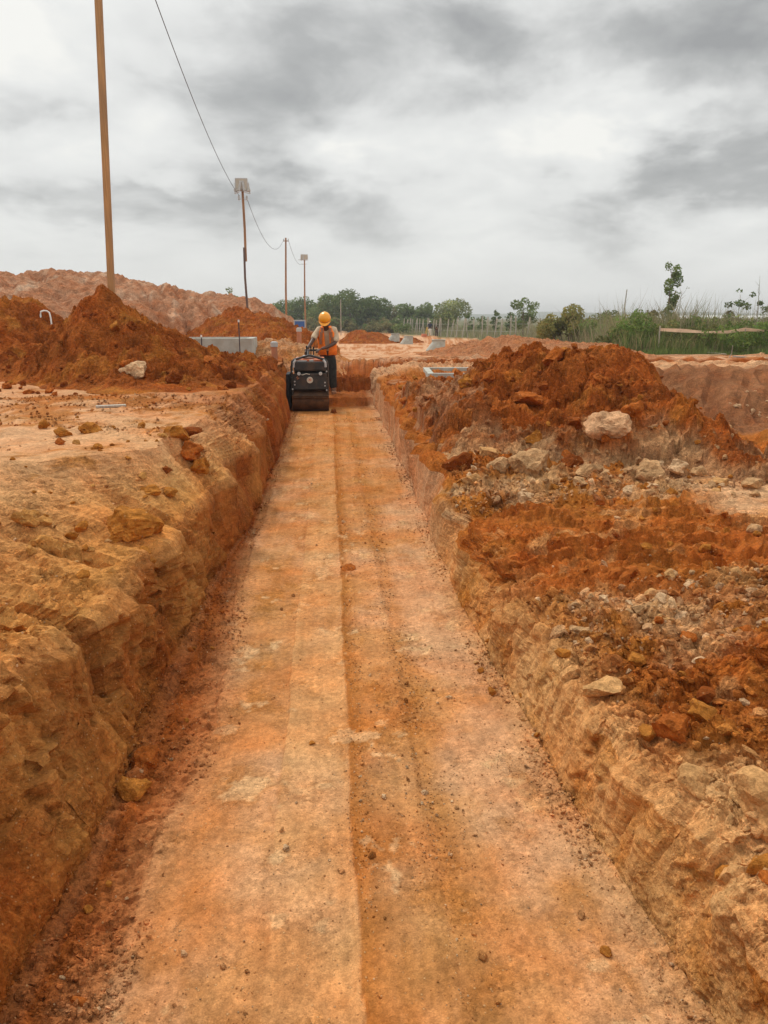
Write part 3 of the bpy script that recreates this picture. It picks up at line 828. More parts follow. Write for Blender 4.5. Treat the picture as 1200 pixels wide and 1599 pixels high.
# the red ridge on the right bank
ridge_heap = heap('soil_heap', 'large rust red ridge of freshly dug clods on the right bank',
     [(1.226, 8.2, .84), (1.625, 8.2, 1.12), (1.89, 8.1, 1.18), (2.09, 8, 1.30), (2.3, 8, 1.27), (2.595, 8, 1.22), (2.834, 7.9, 1.30), (3.08, 7.8, 1.30), (2.9, 8.6, 1.2), (3.25, 8.2, 1.22), (2.86, 7, 1.12), (3.05, 6.9, 1.02), (3.2, 6.8, .95),
      (2.9, 6.1, .97), (3.05, 6.0, .90), (3.23, 5.9, .75), (2.96, 5.2, .68), (3.12, 5.15, .58), (1.3, 6.4, .70), (1.8, 6.4, .66), (2.3, 6.4, .74), (1.25, 7.2, .84), (1.7, 7.2, .92), (2.2, 7.2, 1.05), (2.5, 5.9, .70), (1.05, 7.4, .74),
      (1.0, 9.5, .72), (1.3, 9.5, .80), (1.9, 9.6, .84), (1.05, 11, .62), (1.3, 11, .66), (1.2, 12.4, .66), (1.35, 13.2, .66), (2.6, 9.6, .92), (2.0, 11, .70), (2.9, 11, .7)]
     + ring([(.92, 6.2), (1.1, 5.75), (1.3, 5.4), (1.7, 5.25), (2.2, 5.3), (2.7, 5.1), (2.95, 4.75), (3.25, 4.6), (3.5, 5.0)], -.05)
     + [(3.62, 6, .45), (3.7, 7, .45), (3.9, 8, .4), (3.9, 9, .3), (3.8, 10, .3), (3.6, 11.5, .35), (2.6, 12, .58), (1.7, 12.6, .60), (1.6, 14.2, .62), (1.0, 14.4, .60), (.90, 13, .53), (.89, 11, .5), (.89, 9, .47), (.90, 7.4, .46)],
     (.87, 4.0, 4.5, 14.5), (330, 640), paint_ridge, rough=1.25, lump=.95, warp=.10, chunk=.95)
# the spoil bank beyond the manhole rim
heap('soil_heap', 'long reddish spoil bank with toothed excavator marks behind the manhole rim',
     [(4.7, 27, .72), (5.0, 25, .95), (4.8, 22, 1.12), (5.74, 21.5, 1.0), (5.6, 19, .98), (6.2, 17.5, .95), (5.2, 26.5, .85), (6.2, 23, .95), (7, 20, .9)]
     + ring([(4.5, 28.6), (4.1, 25), (3.9, 21.5), (4.0, 18.6), (4.6, 16.4), (5.6, 15.3), (7, 16.5), (8.5, 19), (8, 23), (6, 27.5), (4.5, 29.5)]),
     (3.0, 8.6, 15, 29.6), (280, 320), lambda X, Y, Z, h: lerp(paint_red(X, Y, Z, h), np.array([.46, .22, .11]), np.clip(.35 + .9 * fbm(X * 2 + Y * 2.2, X * .4, 81., 3, ridged=True), 0, 1) * .7), lump=.6, warp=.3)
heap('soil_heap', 'low dark red heap of earth beside the far concrete cones',
     [(1.5, 56, .55), (2.2, 56, .75), (3.0, 56, .45), (3.6, 57, .5), (4.0, 57, .3)] + ring([(.6, 56), (1.4, 53.5), (3, 53), (4.6, 54.5), (5, 57), (3, 60), (1, 59)]),
     (.4, 5.2, 52.6, 60.4), (90, 90), paint_red, warp=.3)
heap('soil_heap', 'red earth windrow crossing the site behind the farthest cones',
     [(5.2, 57, .12), (5.9, 58, .12), (6.4, 59, .0)] + ring([(4.6, 57.5), (5.2, 55.6), (6.4, 56.8), (7, 59), (6.6, 61), (5.6, 60.5)]),
     (4.4, 7.2, 55, 61.6), (120, 100), paint_red, warp=.3)


# ---------------------------------------------------------------- stones and clods
def ico(sub):
    bm = bmesh.new()
    bmesh.ops.create_icosphere(bm, subdivisions=sub, radius=1.0)
    v = np.array([x.co[:] for x in bm.verts]); f = np.array([[q.index for q in p.verts] for p in bm.faces])
    bm.free()
    return v, f


ICO = {k: ico(k) for k in (1, 2, 3, 4)}


def rock_verts(seed, sub, angular=.7, rough=.12, aniso=(1, .8, .6)):
    r = np.random.RandomState(seed)
    v, f = ICO[sub]
    v = v * np.array(aniso)
    n = int(9 + 14 * angular)
    for _ in range(n):
        d = r.normal(size=3); d /= np.linalg.norm(d)
        ext = (v @ d).max()
        lim = ext * r.uniform(.52, .94)
        over = np.maximum(0, v @ d - lim)
        v = v - np.outer(over * angular, d)
    o = r.uniform(0, 50, 3)
    rad = np.linalg.norm(v, axis=1, keepdims=True) + 1e-6
    nn = fbm(v[:, 0] * 1.7 + o[0], v[:, 1] * 1.7 + o[1], v[:, 2] * 1.7 + o[2], 4, .55)
    v = v * (1 + rough * 1.6 * nn[:, None])
    return v, f


TONES = {'red': C_RED * 1.15, 'dred': C_DRED * 1.25, 'orange': C_ORANGE, 'tan': C_SAND, 'yellow': C_YEL * .92, 'pale': np.array([.50, .28, .13]), 'cream': np.array([.63, .39, .21]), 'pink': C_PINK}
ROCK_MESH = {}


def rock_mesh(tone, shape, size, kind='clod'):
    """Shared meshes, one per tone, shape and size class, so that the soil grain keeps its scale."""
    key = (tone, shape, size, kind)
    if key not in ROCK_MESH:
        ang = {'clod': .72, 'stone': .97, 'slab': .95}[kind]
        an = {'clod': (1, .86, .74), 'stone': (1, .8, .66), 'slab': (1, .72, .34)}[kind]
        sub = 4 if size >= .11 else (3 if size >= .045 else 2)
        v, f = rock_verts(100 + shape * 7 + len(kind), sub, ang, .26 if kind == 'clod' else .14, an)
        if sub >= 3:
            o = shape * 3.3
            vs = v * size
            v = v + (v / (np.linalg.norm(v, axis=1, keepdims=True) + 1e-6)) * (.010 / size * fbm(vs[:, 0] * 32 + o, vs[:, 1] * 32, vs[:, 2] * 32, 5, .65))[:, None]
        c = np.tile(TONES[tone], (len(v), 1)) * (1 + .12 * fbm(v[:, 0] * 2, v[:, 1] * 2, v[:, 2] * 2 + shape, 3))[:, None]
        ROCK_MESH[key] = mesh_np('%s_%s' % (tone, kind), v * size, f, SOIL, False, c, alpha=np.full(len(v), .55))
    return ROCK_MESH[key]


def scatter_mesh(name, label, pos, nrm, rad, colr, mat=SOIL, sub=1, sink=.25, flat=.8, seed=3):
    """One mass of countless small pieces: real stones joined into a single mesh."""
    r = np.random.RandomState(seed)
    n = len(pos)
    NV = 14
    vs = [rock_verts(500 + i + 31 * sub, sub, .8, .12, (1, .85, flat))[0] for i in range(NV)]
    f = ICO[sub][1]
    k = r.randint(0, NV, n)
    base = np.stack(vs)[k]                      # n, v, 3
    a = r.uniform(0, 2 * np.pi, n)
    tilt = r.normal(0, .35, (n, 2))
    ca, sa = np.cos(a)[:, None], np.sin(a)[:, None]
    x = base[..., 0] * ca - base[..., 1] * sa
    y = base[..., 0] * sa + base[..., 1] * ca
    z = base[..., 2] + tilt[:, :1] * x + tilt[:, 1:] * y
    P = np.stack([x, y, z], -1) * rad[:, None, None] * r.uniform(.75, 1.25, (n, 1, 3))
    P += pos[:, None, :] + (nrm * rad[:, None] * flat * (1 - 2 * sink))[:, None, :] * .6
    nv = base.shape[1]
    F = (f[None] + (np.arange(n) * nv)[:, None, None]).reshape(-1, 3)
    C = np.repeat(colr[:, None, :], nv, 1).reshape(-1, 3)
    me = mesh_np(name, P.reshape(-1, 3), F, mat, False, np.clip(C, .01, .75))
    return tag(link(name, me), label, kind='stuff')


# area of the ground around each grid vertex, for even scattering
_d1 = np.linalg.norm(np.gradient(GP, axis=0), axis=-1)
_d2 = np.linalg.norm(np.gradient(GP, axis=1), axis=-1)
GAREA = _d1 * _d2
_X, _Y, _Z = GP[..., 0], GP[..., 1], GP[..., 2]
_dr = np.gradient(GP, axis=0); _dc = np.gradient(GP, axis=1)
GNRM = np.cross(_dc, _dr); GNRM /= np.linalg.norm(GNRM, axis=-1, keepdims=True) + 1e-9


def sample_ground(weight, n, seed):
    """n points on the ground, drawn by weight per square metre, as seen from about eye distance."""
    r = np.random.RandomState(seed)
    w = (weight * GAREA).ravel()
    w = w / w.sum()
    i = r.choice(len(w), n, p=w)
    j = r.uniform(-.5, .5, (n, 2))
    p = GP.reshape(-1, 3)[i] + _dr.reshape(-1, 3)[i] * j[:, :1] + _dc.reshape(-1, 3)[i] * j[:, 1:]
    return p, GNRM.reshape(-1, 3)[i], GC.reshape(-1, 3)[i], r


def tones(col, r, var=.18, pale=.12):
    c = col * r.uniform(1 - var, 1 + var, (len(col), 1))
    m = r.uniform(size=len(col)) < pale
    c[m] = TONES['cream'] * r.uniform(.7, 1.05, (m.sum(), 1))
    return c


SHIELD = (_Y > .9) & (_Y < 15)
decay = 1 / np.maximum(_Y, 1.2) ** 1.3
patchy = sstep(-.15, .35, fbm(_X * 1.7, _Y * 1.1, 141., 4))
# grit and crumbs on the compacted floor, thickest along the edges of the roller's passes
fl = (GT > 3.9) & (GT < 5.02) & SHIELD & (_Y < 13.5)
line = np.exp(-((_X - .085) / .035) ** 2) * 2 + np.exp(-((_X + .22) / .03) ** 2) * 1.0 + np.exp(-((_X - .33) / .10) ** 2) * 1.6 + sstep(.45, .75, _X) * 1.4 + .16
p, n_, c, r = sample_ground(fl * decay * line * (.15 + patchy), 5500, 1)
rad = .0018 + .0032 * r.uniform(size=len(p)) ** 3 + .0006 * p[:, 1]
scatter_mesh('floor_gravel', 'fine gravel and crumbs of soil loose on the compacted trench floor', p, n_, rad, tones(c * .93, r, .25, .30), sub=1)
p, n_, c, r = sample_ground(fl * decay * (line + .3) * (.1 + patchy), 260, 2)
rad = .005 + .011 * r.uniform(size=len(p)) ** 3 + .0006 * p[:, 1]
scatter_mesh('floor_pebbles', 'pebbles and small clods lying on the trench floor', p, n_, rad, tones(c * .88, r, .25, .3), sub=2)
# crumbs at the foot of both walls
mg = ((GT > 2.92) & (GT < 4.05) | (GT > 4.93) & (GT < 5.15)) & SHIELD & (_Y < 14)
p, n_, c, r = sample_ground(mg * decay * (.1 + patchy), 5000, 3)
rad = .0025 + .012 * r.uniform(size=len(p)) ** 4 + .0007 * p[:, 1]
scatter_mesh('wall_crumbs', 'crumbs fallen from the trench walls along both edges of the floor', p, n_, rad, tones(c, r, .22, .03), sub=1)
# rubble on the right bank
rb = (GT > 6.15) & (_X < 4.2) & (_Y > 1.0) & (_Y < 6.2)
sm = 1 - .85 * sstep(2.0, 2.6, _X) * (_Y > 2.6)
palezone = np.exp(-((_Y - 2.95) / .28) ** 2) + np.exp(-((_Y - 5.1) / .35) ** 2)
wt = rb * sm * (1 / np.maximum(_Y, 1.2) ** .9) * (.5 + .9 * patchy + 1.2 * palezone) * np.where((_Y > 3.25) & (_Y < 4.75), .10, 1)
p, n_, c, r = sample_ground(wt, 15500, 4)
rad = .0045 + .016 * r.uniform(size=len(p)) ** 4 + .0008 * p[:, 1]
pz = np.exp(-((p[:, 1] - 2.95) / .28) ** 2) + np.exp(-((p[:, 1] - 5.1) / .35) ** 2)
cc = tones(c, r, .25, .05)
m = r.uniform(size=len(p)) < .45 * pz
cc[m] = .45 * cc[m] + .55 * TONES['cream'] * r.uniform(.65, 1.1, (m.sum(), 1))
scatter_mesh('bank_rubble', 'loose rubble of red crumbs and pale stones covering the right bank', p, n_, rad, cc, sub=1)
p, n_, c, r = sample_ground(wt, 1600, 5)
rad = .014 + .024 * r.uniform(size=len(p)) ** 2 + .001 * p[:, 1]
pz = np.exp(-((p[:, 1] - 2.95) / .28) ** 2) + np.exp(-((p[:, 1] - 5.1) / .35) ** 2)
cc = tones(c, r, .22, .04)
m = r.uniform(size=len(p)) < .4 * pz
cc[m] = .45 * cc[m] + .55 * TONES['cream'] * r.uniform(.7, 1.1, (m.sum(), 1))
scatter_mesh('bank_clods', 'small broken clods strewn thickly over the right bank', p, n_, rad, cc, sub=2, sink=.35)
# crumbs on the left bank
lb = (GT > .3) & (GT < 2.05) & (_Y > 1.2) & (_Y < 9.5) & (_X > -6)
pl = sstep(.0, .45, fbm(_X * .9, _Y * .9, 5.5, 4))
p, n_, c, r = sample_ground(lb * (1 / np.maximum(_Y, 1.5)) * (.03 + 1.0 * pl), 4800, 6)
rad = .005 + .016 * r.uniform(size=len(p)) ** 4 + .0009 * p[:, 1]
scatter_mesh('bank_crumbs', 'crumbs of dry soil scattered over the left bank', p, n_, rad, tones(c * .92, r, .2, .06), sub=1)
# loose clods over the heaps that stand near
for hi, (o, P, C) in enumerate(HEAPS):
    if hi not in (0, 1, 6):
        continue
    r = np.random.RandomState(40 + hi)
    nn = {0: 3000, 1: 1200, 6: 2600}[hi]
    i = r.choice(len(P), nn)
    zz = P[i, 2] - ground_z(P[i, 0], P[i, 1])
    i = i[zz > .03]
    rad = .009 + .040 * r.uniform(size=len(i)) ** 5
    cc = tones(C[i], r, .2, 0)
    foot = (P[i, 1] < 6.1) & (hi == 6) & (r.uniform(size=len(i)) < .45)
    cc[foot] = TONES['pale'] * r.uniform(.7, 1.1, (foot.sum(), 1))
    scatter_mesh('heap_clods', ['clods lying over the red mound at the pole', 'clods lying over the dark left bank', '', '', '', '', 'clods covering the red ridge on the right bank'][hi],
                 P[i] + r.normal(0, .01, (len(i), 3)), np.tile([0, 0, 1.0], (len(i), 1)), rad, cc, sub=2 if hi == 6 else 1, sink=.3)


# ---------------------------------------------------------------- single stones and clods
bpy.context.view_layer.update()
_SURF = [ground] + [h[0] for h in HEAPS]


def top(x, y):
    z = -9.0
    for o in _SURF:
        ok, loc, n, i = o.ray_cast(Vector((x, y, 12)), Vector((0, 0, -1)))
        if ok and loc.z > z: z = loc.z
    return z


rr_ = random.Random(5)


def stone(name, label, cat, x, y, w, tone, kind='clod', shape=None, group=None, tilt=.25, sink=.30, squash=1.0, rz=None, pitch=None):
    """One stone or clod about w metres across, bedded in the soil where it lies."""
    size = .12 if w > .2 else (.07 if w > .09 else .035)
    shape = rr_.randrange(9) if shape is None else shape
    me = rock_mesh(tone, shape, size, kind)
    k = w / 2 / size * (1.28 if kind != 'clod' else 1.12)
    hgt = {'clod': .74, 'stone': .66, 'slab': .34}[kind] * w / 2 * squash
    o = link(name, me, None, (x, y, top(x, y) + hgt * (1 - 2 * sink)),
             (rr_.uniform(-tilt, tilt) if pitch is None else pitch, rr_.uniform(-tilt, tilt), rr_.uniform(0, 6.28) if rz is None else rz), (k, k, k * squash))
    return tag(o, label, cat, group)


stone('boulder', 'large pale rough boulder lying on the red ridge of the right bank', 'boulder', 2.22, 6.0, .39, 'pink', 'stone', 5, tilt=.1, sink=.24, rz=.5, pitch=.75)
stone('boulder', 'wide pale block half bedded in the front foot of the red ridge', 'boulder', 1.50, 5.60, .40, 'pale', 'stone', 1, sink=.55, rz=.2)
stone('boulder', 'rounded pale block standing below the wide cracked block', 'boulder', 1.87, 5.36, .20, 'pale', 'stone', 4, sink=.3)
stone('rock', 'smooth cream stone topmost of the pale pile at the ridge foot', 'stone', 2.53, 5.39, .15, 'cream', 'clod', 3, sink=.12)
stone('rock', 'squat pale stone right of the smooth topmost stone in the pile', 'stone', 2.68, 5.36, .13, 'pale', 'stone', 5, sink=.2)
stone('rock', 'flat pale stone left of the smooth topmost stone in the pile', 'stone', 2.41, 5.50, .14, 'pale', 'slab', 6, sink=.1)
stone('rock', 'angular split block with a stained top in front of the pale pile', 'stone', 2.26, 5.26, .25, 'pale', 'stone', 7, sink=.25)
stone('rock', 'grey cream lump set in the red slope above the pale pile', 'stone', 2.53, 5.68, .12, 'cream', 'stone', 0, sink=.3)
stone('rock', 'lone pale stone with a dark underside at the right end of the ridge', 'stone', 2.92, 5.0, .15, 'pale', 'stone', 8, sink=.2, pitch=.5)
stone('rock', 'cracked tan block above the far end of the pale rubble', 'stone', 1.27, 6.0, .24, 'tan', 'stone', 3, sink=.35)
stone('boulder', 'pale squarish block in the rock ledge left of the wide block', 'boulder', 1.27, 5.72, .24, 'pale', 'stone', 7, sink=.6, rz=.5)
stone('boulder', 'low pale block in the rock ledge below the large boulder', 'boulder', 2.02, 5.6, .28, 'pale', 'stone', 3, sink=.62, rz=1.2)
stone('boulder', 'dirty pale block at the trench end of the rock ledge', 'boulder', 1.08, 5.62, .26, 'tan', 'stone', 2, sink=.45, rz=.9)
stone('rock', 'purplish brown overhung block on the lip of the right trench wall', 'stone', 1.03, 5.95, .26, 'dred', 'stone', 6, sink=.4)
stone('rock', 'small pointed pale stone on the rubble in front of the ridge', 'stone', 1.3, 5.04, .09, 'cream', 'stone', 2)
stone('rock', 'greyish slab of stone at the left end of the pale gravel patch', 'stone', 1.02, 2.89, .10, 'pale', 'slab', 1, pitch=.5)
stone('rock', 'flat-topped tan slab lying near the lower right trench edge', 'stone', 1.0, 1.86, .15, 'tan', 'slab', 4, sink=.1, pitch=.2, rz=.3)
stone('rock', 'wide pale sandstone block jutting over the right trench edge', 'stone', .95, 2.42, .17, 'tan', 'slab', 5, sink=.25, rz=.4)
stone('clod', 'squared orange clod beside a bigger brown clod on the right bank', 'clod', .99, 2.13, .085, 'orange', 'stone', 3)
stone('clod', 'big brown clod with a dark undercut side on the right bank', 'clod', 1.05, 2.07, .14, 'red', 'stone', 1, sink=.2)
stone('clod', 'dark clod standing in for a dark hole right of the big brown clod', 'clod', 1.22, 2.22, .07, 'dred', 'clod', 5)  # clod coloured dark red to stand for the shade of a hole
stone('clod', 'broad sandy lump of soil above the lower right trench edge', 'clod', 1.14, 1.72, .20, 'tan', 'clod', 7, sink=.4)
stone('clod', 'tan clod wedged on the trench edge above the sandstone block', 'clod', .91, 2.74, .09, 'orange', 'stone', 0)
stone('rock', 'pale flat stone at the smooth sandy track on the right bank', 'stone', 2.24, 3.8, .16, 'pale', 'slab', 2)
stone('rock', 'round whitish stone at the far edge of the gravel patch', 'stone', 1.42, 2.86, .075, 'cream', 'clod', 4, sink=.2)
stone('rock', 'long cream stone in the middle of the gravel patch', 'stone', 1.32, 2.47, .08, 'cream', 'slab', 7)
stone('clod', 'jagged red clod on the very crest of the right ridge', 'clod', 2.23, 7.62, .27, 'red', 'stone', 4, sink=.25)
stone('clod', 'dark red clod in the shadowed gap below the crest of the ridge', 'clod', 1.99, 7.2, .2, 'dred', 'stone', 2)
stone('clod', 'largest rust coloured block on the left shoulder of the ridge', 'clod', 1.8, 7.05, .27, 'red', 'stone', 8)
# left bank
stone('slab', 'long brown slab of crusted soil overhanging the left slope', 'slab', -1.03, 3.80, .36, 'orange', 'slab', 3, sink=.2, rz=.25, pitch=.18, squash=1.15)
stone('clod', 'big broken lump of earth on the left slope beside the long slab', 'clod', -1.22, 3.36, .30, 'yellow', 'stone', 5, sink=.5)
stone('clod', 'knobbly clod at the left side of the big broken lump', 'clod', -1.36, 3.42, .12, 'yellow', 'clod', 1)
stone('clod', 'lone rounded brown clod on the pale flat ground at the left', 'clod', -2.02, 5.56, .10, 'orange', 'clod', 2, sink=.2)
stone('clod', 'low pitted clod next to the double clod on the left flat', 'clod', -1.79, 5.27, .12, 'orange', 'clod', 4)
stone('clod', 'long double clod lying on the left flat', 'clod', -1.66, 5.41, .19, 'orange', 'clod', 6, squash=.7)
stone('clod', 'broad clod tipped over the left edge nearest the dark flat crust', 'clod', -1.05, 5.28, .19, 'orange', 'stone', 0)
stone('clod', 'brown clod heaped under the dark crust at the left edge', 'clod', -.96, 5.24, .18, 'red', 'clod', 3)
stone('clod', 'rounded clod hanging lowest on the left trench edge', 'clod', -.88, 5.2, .15, 'orange', 'clod', 8)
stone('slab', 'dark flat crust of earth lying across clods on the left edge', 'slab', -1.02, 5.45, .26, 'dred', 'slab', 1, sink=-.3, rz=.35, squash=.7)
stone('rock', 'small blue grey stone on the left slope below the heaped clods', 'stone', -.99, 4.66, .085, 'dred', 'stone', 2)
stone('clod', 'long crumbly clod on the bare slope left of the trench', 'clod', -1.04, 4.38, .13, 'orange', 'clod', 7, squash=.7)
stone('clod', 'short crumbly clod on the bare slope nearest the trench lip', 'clod', -.94, 4.46, .09, 'orange', 'clod', 5)
stone('clod', 'squared orange brown clod at the foot of the left trench wall', 'clod', -.70, 2.36, .12, 'orange', 'stone', 6, sink=.12, rz=.3)
stone('clod', 'crumbling dark clod behind the squared clod at the left wall foot', 'clod', -.70, 2.56, .13, 'red', 'clod', 0)
stone('stone', 'flat brown stone on the trench floor in the lower left corner', 'stone', -.64, 1.57, .06, 'red', 'slab', 7)
stone('stone', 'thin chip of stone on the yellow strip of the trench floor', 'stone', -.09, 2.67, .05, 'orange', 'slab', 2, squash=.5)
stone('clod', 'flattened clod pressed into the middle of the trench floor', 'clod', .10, 4.78, .13, 'red', 'slab', 4, squash=.7)
stone('stone', 'whitish pebble on the right half of the trench floor', 'stone', .49, 2.98, .05, 'cream', 'slab', 0)
stone('stone', 'brown pebble near the right wall at the bottom of the view', 'stone', .69, 1.6, .036, 'orange', 'clod', 1)
stone('clod', 'dark red clod on the floor just in front of the roller drum', 'clod', .07, 13.2, .14, 'dred', 'clod', 3)
stone('rock', 'pale rock resting on the front of the red pole mound', 'rock', -2.18, 9.0, .33, 'cream', 'stone', 5, sink=.3, rz=.1)
stone('clod', 'dark clod right of the pale rock on the red mound', 'clod', -1.75, 8.85, .24, 'dred', 'clod', 2)
stone('clod', 'angular dark clod at the far left foot of the soil bank', 'clod', -4.5, 11.4, .24, 'dred', 'stone', 1)
stone('slab', 'overhanging ledge of red earth at the trench edge before the roller', 'slab', -.95, 12.5, .5, 'dred', 'slab', 6, sink=.2, rz=.1)

# clods that nothing tells apart, by where they lie
TONE_WORD = {'red': 'rust red', 'dred': 'dark red', 'orange': 'orange', 'tan': 'tan', 'yellow': 'yellow brown', 'pale': 'pale brown', 'cream': 'cream', 'pink': 'pink'}


def field(n, pts_fn, name, label, cat, group, tones_, kinds, wmin, wmax, seed, sink=.3, split=None):
    r = random.Random(seed)
    for i in range(n):
        x, y = pts_fn(r)
        w = wmin + (wmax - wmin) * r.random() ** 2.2
        tn, kd = r.choice(tones_), r.choice(kinds)
        size_w = 'larger' if w > wmin + .38 * (wmax - wmin) else ('middling' if w > wmin + .12 * (wmax - wmin) else 'small')
        where = label.split('|')
        spot = where[1] if (y < split[0] if split else True) and len(where) > 1 else where[-1]
        lab = '%s %s %s %s %s' % (size_w, {'clod': 'knobbly', 'stone': 'angular', 'slab': 'flat'}[kd], TONE_WORD[tn], where[0], spot) if len(where) > 1 else label
        stone(name, lab, cat, x, y, w, tn, kd, None, group, .4, sink)


field(54, lambda r: (r.uniform(.98, 2.0), r.uniform(1.45, 2.75)), 'clod', 'clod|in the near half of the lower right rubble|in the far half of the lower right rubble', 'clod', 'clods on the lower right bank', ['red', 'orange', 'orange', 'red'], ['clod', 'stone', 'stone'], .035, .11, 1, split=(2.1,))
field(46, lambda r: (r.uniform(1.05, 2.1), r.gauss(2.95, .16)), 'stone', 'stone|at the near side of the right gravel patch|at the far side of the right gravel patch', 'stone', 'pale stones in the gravel patch', ['pale', 'cream', 'tan'], ['clod', 'stone'], .03, .075, 2, split=(2.95,))
field(28, lambda r: (r.uniform(.95, 2.2), r.uniform(3.2, 4.7)), 'clod', 'clod|in the near ruts of the right bank|in the far ruts of the right bank', 'clod', 'clods in the rutted strip', ['red', 'red', 'orange'], ['clod', 'stone'], .04, .11, 3, split=(3.95,))
field(44, lambda r: (r.uniform(.95, 2.9), r.gauss(5.05, .2)), 'stone', 'stone|in the rubble just before the red ridge|at the very foot of the red ridge', 'stone', 'rubble stones before the ridge', ['pale', 'tan', 'cream', 'orange'], ['stone', 'clod'], .04, .14, 4, split=(5.05,))
field(52, lambda r: (lambda y: (r.uniform(1.0, 3.0), y))(r.uniform(5.6, 7.9)), 'clod', 'clod|low on the slope of the right ridge|high on the slope of the right ridge', 'clod', 'clods on the right ridge', ['red', 'red', 'dred', 'orange'], ['clod', 'stone', 'stone'], .06, .20, 5, split=(6.7,))
field(22, lambda r: (r.uniform(.92, 1.5), r.uniform(7.5, 13.5)), 'clod', 'clod|on the near part of the right spoil strip|on the far part of the right spoil strip', 'clod', 'clods on the right spoil strip', ['red', 'orange', 'red'], ['clod', 'stone'], .06, .18, 6, split=(10.5,))
field(28, lambda r: (r.uniform(-4.0, -1.0), r.uniform(8.3, 10.2)), 'clod', 'clod|along the foot of the pole mound|on the face of the pole mound', 'clod', 'clods on the pole mound', ['red', 'dred', 'orange'], ['clod', 'stone'], .06, .20, 7, split=(9.2,))
field(20, lambda r: (r.uniform(-1.5, -.92), r.uniform(8.4, 13.6)), 'clod', 'clod|on the left trench edge before the mound|on the left trench edge near the roller', 'clod', 'clods on the far left edge', ['red', 'dred', 'orange'], ['clod', 'stone'], .06, .22, 8, split=(11,))
field(20, lambda r: (r.uniform(-3.2, -1.1), r.uniform(4.2, 8.0)), 'clod', 'clod|on the near part of the left flat|on the far part of the left flat', 'clod', 'clods on the left flat', ['orange', 'orange', 'red'], ['clod'], .03, .09, 9, split=(6,))
field(26, lambda r: (lambda y: (-1.0 - r.random() * .7, y))(r.uniform(2.6, 5.4)), 'clod', 'clod|on the near left slope above the trench|on the farther left slope above the trench', 'clod', 'clods on the left slope', ['yellow', 'orange', 'orange'], ['clod', 'slab'], .03, .10, 10, split=(4,))
field(24, lambda r: (r.gauss(-1.22, .16), r.gauss(3.5, .22)), 'clod', 'clod|just before the long overhanging slab|just behind the long overhanging slab', 'clod', 'clods round the long slab', ['yellow', 'orange', 'orange', 'tan'], ['stone', 'clod', 'slab'], .03, .11, 15, split=(3.5,))
field(18, lambda r: (r.uniform(-7, -4.2), r.uniform(10.5, 12.3)), 'clod', 'clod|at the foot of the far left soil bank|on the far left soil bank', 'clod', 'clods on the far left bank', ['dred', 'red'], ['clod', 'stone'], .08, .25, 11, split=(11.2,))
field(12, lambda r: (r.uniform(-.80, -.60), r.uniform(1.6, 4.6)), 'clod', 'clod|fallen at the near foot of the left wall|fallen at the far foot of the left wall', 'clod', 'clods at the left wall foot', ['red', 'orange'], ['clod', 'stone'], .025, .06, 12, .2, split=(2.8,))
field(10, lambda r: (r.uniform(.66, .80), r.uniform(1.7, 3.6)), 'clod', 'clod|fallen at the near foot of the right wall|fallen at the far foot of the right wall', 'clod', 'clods at the right wall foot', ['tan', 'orange'], ['clod', 'stone'], .02, .05, 13, .2, split=(2.4,))
field(22, lambda r: (r.gauss(6.55, .25), r.gauss(11.2, .22)), 'stone', 'whitish stone in the patch on the gullied pit slope', 'stone', 'white stones on the pit slope', ['cream'], ['stone', 'slab'], .05, .12, 14)


# ---------------------------------------------------------------- plain materials
def mat(name, col, rough=.6, metal=0.0, var=.12, scale=8.0, bump=0.0, spec=.4, dirt=None, dirt_amt=.5):
    m = bpy.data.materials.new(name)
    m.use_nodes = True
    T = NT(m.node_tree)
    T.n.clear()
    out = T.node('ShaderNodeOutputMaterial')
    b = T.node('ShaderNodeBsdfPrincipled')
    b.inputs['Roughness'].default_value = rough
    b.inputs['Metallic'].default_value = metal
    b.inputs['Specular IOR Level'].default_value = spec
    tc = T.node('ShaderNodeTexCoord')
    v = tc.outputs['Object']
    n = T.noise(v, scale, 7, .6)
    f = T.maprange(n, .3, .7, 1 - var, 1 + var)
    c = T.vmath('MULTIPLY', T.comb(f, f, f), col)
    if dirt:
        nd = T.noise(T.vmath('ADD', v, (4, 2, 9)), scale * .7, 8, .65)
        c = T.mix(T.math('MULTIPLY', T.maprange(nd, .42, .68, 0, 1), dirt_amt), c, dirt)
    T.l.new(c, b.inputs['Base Color'])
    if bump:
        bp = T.node('ShaderNodeBump')
        bp.inputs['Strength'].default_value = .7
        T.l.new(T.math('MULTIPLY', T.noise(v, scale * 5, 6, .6), bump), bp.inputs['Height'])
        bp.inputs['Distance'].default_value = 1.0
        T.l.new(bp.outputs[0], b.inputs['Normal'])
    T.l.new(b.outputs[0], out.inputs[0])
    return m


def wood_mat(name, col):
    m = mat(name, col, .8)
    T = NT(m.node_tree)
    b = next(n for n in T.n if n.type == 'BSDF_PRINCIPLED')
    tc = T.node('ShaderNodeTexCoord')
    g = T.noise(T.vmath('MULTIPLY', tc.outputs['Object'], (55, 55, 2.2)), 1.0, 6, .6)
    k = T.noise(tc.outputs['Object'], .9, 4, .5)
    c = T.ramp(g, [(.3, tuple(x * .62 for x in col)), (.55, col), (.75, tuple(min(1, x * 1.25) for x in col))])
    c = T.mix(T.maprange(k, .42, .62, 0, .7), c, (col[0] * .62, col[1] * .66, col[2] * .8))
    T.l.new(c, b.inputs['Base Color'])
    return m


